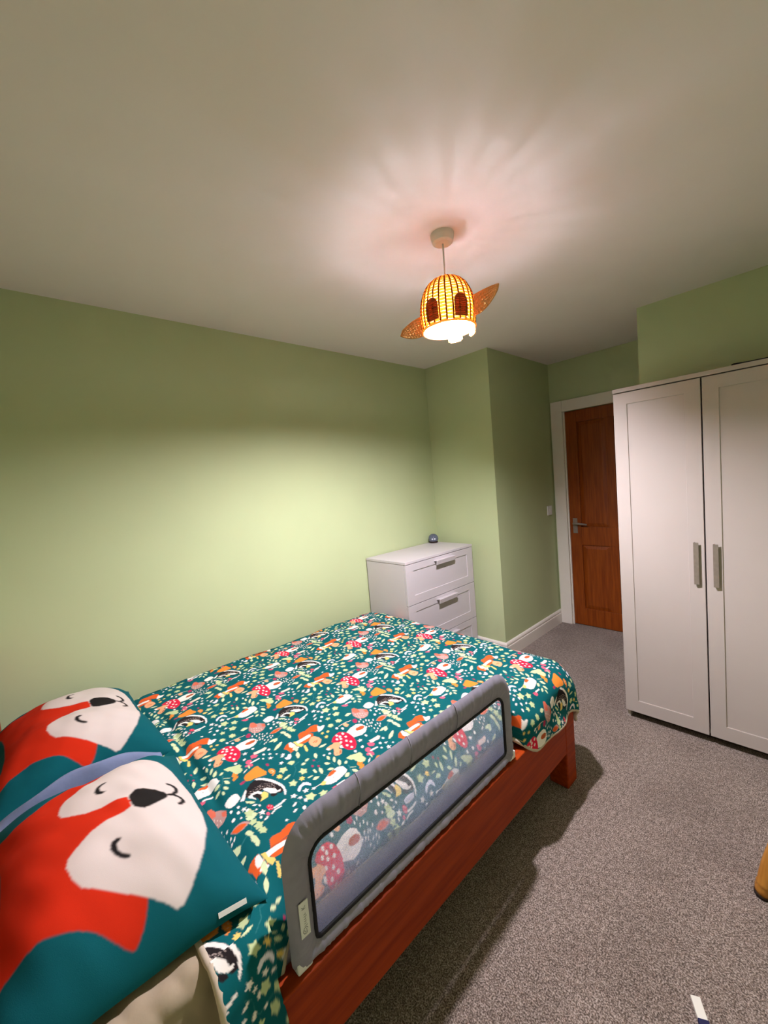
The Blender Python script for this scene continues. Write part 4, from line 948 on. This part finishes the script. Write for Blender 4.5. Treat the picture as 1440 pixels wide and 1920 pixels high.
# ------------------------------------------------------------------ pendant lamp
LX, LY = 1.342, -1.422
def lamp():
    t = thing('pendant_lamp', (LX, LY, H), 'woven rattan animal pendant lamp with two ears hanging from the ceiling', 'lamp')
    bm = lathe(bmesh.new(), [(0, -.036), (.030, -.036), (.040, -.031), (.0455, -.012), (.047, 0), (0, 0)], 40); obj('ceiling_rose', bm, M_PLASTIC, t, False, .0015)
    bm = tube(bmesh.new(), [(0, 0, -.034), (.0005, 0, -.12), (0, 0, -.20)], .0032, 8); obj('cord', bm, M_PLASTIC, t, True)
    bm = lathe(bmesh.new(), [(0, -.20), (.010, -.20), (.014, -.215), (.0195, -.225), (.0195, -.272), (.016, -.285), (0, -.285)], 24); obj('lamp_holder', bm, M_PLASTIC, t, True)
    # bulb
    mb = bpy.data.materials.new('lit_bulb'); mb.use_nodes = True; nt = mb.node_tree; nt.nodes.remove(nt.nodes['Principled BSDF'])
    e = nt.nodes.new('ShaderNodeEmission'); e.inputs[0].default_value = (1.0, .94, 1.04, 1); e.inputs[1].default_value = BULB
    nt.links.new(e.outputs[0], nt.nodes['Material Output'].inputs['Surface'])
    bm = lathe(bmesh.new(), [(0, -.360), (.012, -.358), (.022, -.351), (.028, -.340), (.0295, -.328), (.026, -.312), (.018, -.296), (.0135, -.286), (0, -.286)], 10); obj('bulb', bm, mb, t, True)
    # shade
    sh = bpy.data.objects.new('shade', None); COL.objects.link(sh); sh.parent = t; sh.location = (0, 0, -.26)
    # local frame: +x to the right of the face, -y the way the face looks
    fa = math.radians(47.5 - 13)
    sh.rotation_euler = Matrix.Rotation(fa, 4, 'Z').to_3x3().to_euler()
    sh.rotation_euler = (Matrix.Rotation(fa, 3, 'Z') @ Matrix.Rotation(math.radians(-0.5), 3, 'Y')).to_euler()
    prof = [(.007, .091), (.022, .089), (.045, .082), (.066, .068), (.084, .046), (.096, .018), (.103, -.015), (.106, -.05), (.104, -.08), (.101, -.105)]
    LN = [0.0]
    for (ra, za), (rb, zb_) in zip(prof[:-1], prof[1:]): LN.append(LN[-1] + math.hypot(rb - ra, zb_ - za))
    def pr(s):
        L_ = min(max(s, 0), .99999) * LN[-1]; i = max(j for j in range(len(prof) - 1) if LN[j] <= L_); f = (L_ - LN[i]) / (LN[i + 1] - LN[i])
        return (prof[i][0] * (1 - f) + prof[i + 1][0] * f, prof[i][1] * (1 - f) + prof[i + 1][1] * f)
    NS = 26
    straw = wicker_material('straw_wicker', srgb('F2B466'), .65); brown = wicker_material('brown_wicker', srgb('8A4A20'), .12)
    eyem = wicker_material('chestnut_wicker', srgb('CC8450'), .5)
    bm = bmesh.new()
    for k in range(40):
        r, z = pr(k / 39); m = NS * 4
        ra, za = pr(k / 39 - .02); rb, zb_ = pr(k / 39 + .02); ln = math.hypot(rb - ra, zb_ - za); nr, nz = -(zb_ - za) / ln, (rb - ra) / ln
        pts = []
        for j in range(m):
            a = 2 * math.pi * j / m; w = .0016 * math.cos(a * NS / 2 + (math.pi if k % 2 else 0)) * min(1, r / .07)
            pts.append(((r + w * nr) * math.cos(a), (r + w * nr) * math.sin(a), z + w * nz))
        tube(bm, pts, .0034, 5, True)
    for rr in (.1045,): tube(bm, [(rr * math.cos(a), rr * math.sin(a), -.108) for a in np.linspace(0, 2 * math.pi, 80)[:-1]], .0042, 6, True)
    o = obj('woven_strands', bm, straw, sh, True); o['kind'] = 'stuff'
    bm = bmesh.new()
    for k in range(NS):
        a = 2 * math.pi * (k + .5) / NS
        tube(bm, [((r + .0030) * math.cos(a), (r + .0030) * math.sin(a), z + .001) for r, z in [pr(q / 14) for q in range(3 if k % 2 else 1, 15)]], .0030, 5)
    o = obj('stakes', bm, brown, sh, True); o['kind'] = 'stuff'
    # arched eye patches on the front
    for a0 in (-90 - 30, -90 + 30):
        bm = bmesh.new(); hw, hb = .0245, .084
        def onb(p, lift):
            a = math.radians(a0) + p[0] / .108; r = np.interp(p[1] - .098, [-.105, -.08, -.05, -.015, .018], [.101, .104, .106, .103, .096]) + .0042 + lift
            return Vector((r * math.cos(a), r * math.sin(a), p[1] - .098))
        out = [(-hw, .004), (0, .004), (hw, .004), (hw, .035)] + [(hw * math.cos(q), hb - .028 + .028 * math.sin(q)) for q in np.linspace(0, math.pi, 11)] + [(-hw, .035)]
        extrude_poly(bm, out, lambda p, d: onb(p, d), .0, .0035)
        e_ = obj('eye_patch', bm, eyem, sh)
        bm = bmesh.new(); tube(bm, [tuple(onb(p, .004)) for p in out], .0022, 5, True)
        for z in np.arange(.006, hb - .006, .007):
            ww = hw if z < hb - .028 else hw * math.sqrt(max(.05, 1 - ((z - hb + .028) / .028) ** 2))
            tube(bm, [tuple(onb((x, z), .004 + .0015 * math.sin(x * 900 + z * 450))) for x in np.linspace(-ww, ww, 12)], .0018, 4)
        q = obj('eye_weave', bm, eyem, e_, True); q['kind'] = 'stuff'
    # ears
    for s in (-1, 1):
        bm = bmesh.new(); U = 12; V = 6
        def ear(u, v):      # u from root to tip, v across
            half = .040 * (1 - .78 * u ** 2.2) ** .7 * (1 + .12 * math.sin(u * 3.1))
            x = .096 + .112 * u; y = .010 * math.sin(v * 1.4) - .012 * u * u + .008 * v * v * (1 - u)
            z = (-.042 + .030 * u * u + v * half) if s > 0 else (-.058 - .012 * u + v * half)
            c_, s_ = math.cos(math.radians(-19)), math.sin(math.radians(-19))
            return Vector((s * x * c_ - y * s_, s * x * s_ + y * c_, z))
        rows = [[ear(i / U, -1 + 2 * j / V) for j in range(V + 1)] for i in range(U + 1)]
        for lift in (-.0012, .0012):
            G = [[bm.verts.new(p + Vector((0, lift, 0))) for p in r_] for r_ in rows]
            for i in range(U):
                for j in range(V): bm.faces.new((G[i][j], G[i + 1][j], G[i + 1][j + 1], G[i][j + 1]))
        er = obj('ear', bm, wicker_material('pale_wicker', srgb('F4CC90'), .3), sh, True)
        bm = bmesh.new()
        edge = [ear(i / 20, -1) for i in range(21)] + [ear(i / 20, 1) for i in range(20, -1, -1)]
        tube(bm, [tuple(p) for p in edge], .003, 6)
        for v in (-.66, -.33, 0, .33, .66): tube(bm, [tuple(ear(i / 20, v) + Vector((0, -.001, 0))) for i in range(21)], .0022, 5)
        for u in np.arange(.05, .95, .055):
            tube(bm, [tuple(ear(u, v) + Vector((0, .0022 * math.cos((v + 1) * 9.4 + (u * 57)), 0))) for v in np.linspace(-1, 1, 15)], .0022, 4)
        q = obj('ear_weave', bm, wicker_material('honey_wicker', srgb('F2C078'), .3), er, True); q['kind'] = 'stuff'
    # small tabs below the back rim
    for a in (78, 22):
        bm = bmesh.new()
        for zz in np.arange(-.128, -.108, .0052):
            tube(bm, [(.103 * math.cos(math.radians(a) + q), .103 * math.sin(math.radians(a) + q), zz) for q in np.linspace(-.3, .3, 12) * (.75 if zz < -.126 else 1)], .0028, 5)
        obj('foot', bm, straw, sh, True)
lamp()

# ------------------------------------------------------------------ things at the right edge of the view
def stool():
    cx, cy = 2.417, -1.03
    t = thing('stool', (cx, cy, 0), 'honey pine stool with splayed turned legs at the right edge', 'stool')
    bm = lathe(bmesh.new(), [(0, .44), (.145, .44), (.158, .447), (.160, .458), (.152, .468), (0, .470)], 36); obj('seat', bm, M_PINE_LIGHT, t, True)
    for k in range(4):
        a = math.radians(195 + 90 * k); foot = Vector((.207 * math.cos(a), .207 * math.sin(a), 0)); top = Vector((.105 * math.cos(a), .105 * math.sin(a), .445))
        rr = [(0, .021), (.03, .0235), (.055, .0255), (.075, .0235), (.085, .0265), (.10, .0245), (.25, .0285), (.5, .0255), (.75, .021), (1, .018)]
        bm = tube(bmesh.new(), [tuple(foot.lerp(top, .02 + f * .98)) for f, r_ in rr], [r_ for f, r_ in rr], 16)
        lg = obj('leg', bm, M_PINE_LIGHT, t, True)
        bm = tube(bmesh.new(), [tuple(foot + Vector((0, 0, .0005))), tuple(foot.lerp(top, .028))], [.021, .0235], 16); obj('foot_pad', bm, M_DARK, lg, True)
    bm = bmesh.new()
    for k in range(4):
        a = math.radians(195 + 90 * k); b = math.radians(195 + 90 * (k + 1))
        tube(bm, [(.17 * math.cos(a), .17 * math.sin(a), .16), (.17 * math.cos(b), .17 * math.sin(b), .16)], .010, 8)
    obj('stretcher', bm, M_PINE_LIGHT, t, True)
stool()

ct = thing('black_cable', (2.2, -.24, 1.90), 'thin black cable lying on top of the wardrobe', 'cable')
cb = tube(bmesh.new(), [(-.125, .0, .0055), (-.12, .004, .009), (-.07, .001, .0055), (0, .003, .0055), (.07, -.002, .0055), (.14, .004, .0055)], .005, 8)
obj('cable_jacket', cb, M_PIPE, ct, True)
def strap():
    t = thing('webbing_strap', (2.12, -1.57, 0), 'flat white and navy strap lying on the carpet', 'strap')
    p0 = Vector((-.004, .012, 0)); d = Vector((.030, -.055, 0)).normalized(); n = Vector((-d.y, d.x, 0))
    def seg(a, b, w, z1, m, nm):
        c = [p0 + d * a + n * w, p0 + d * b + n * w, p0 + d * b - n * w, p0 + d * a - n * w]
        bm = bmesh.new(); A = [bm.verts.new((q.x, q.y, .0005)) for q in c]; B = [bm.verts.new((q.x, q.y, z1)) for q in c]
        bm.faces.new(A[::-1]); bm.faces.new(B)
        for i in range(4): bm.faces.new((A[i], A[(i + 1) % 4], B[(i + 1) % 4], B[i]))
        return obj(nm, bm, m, t, False, .001)
    seg(0, .052, .0115, .010, mat('white_webbing', srgb('EDE8DC'), .8), 'end_tab')
    seg(.052, .30, .0125, .012, mat('navy_webbing', srgb('26264E'), .85), 'band')
strap()
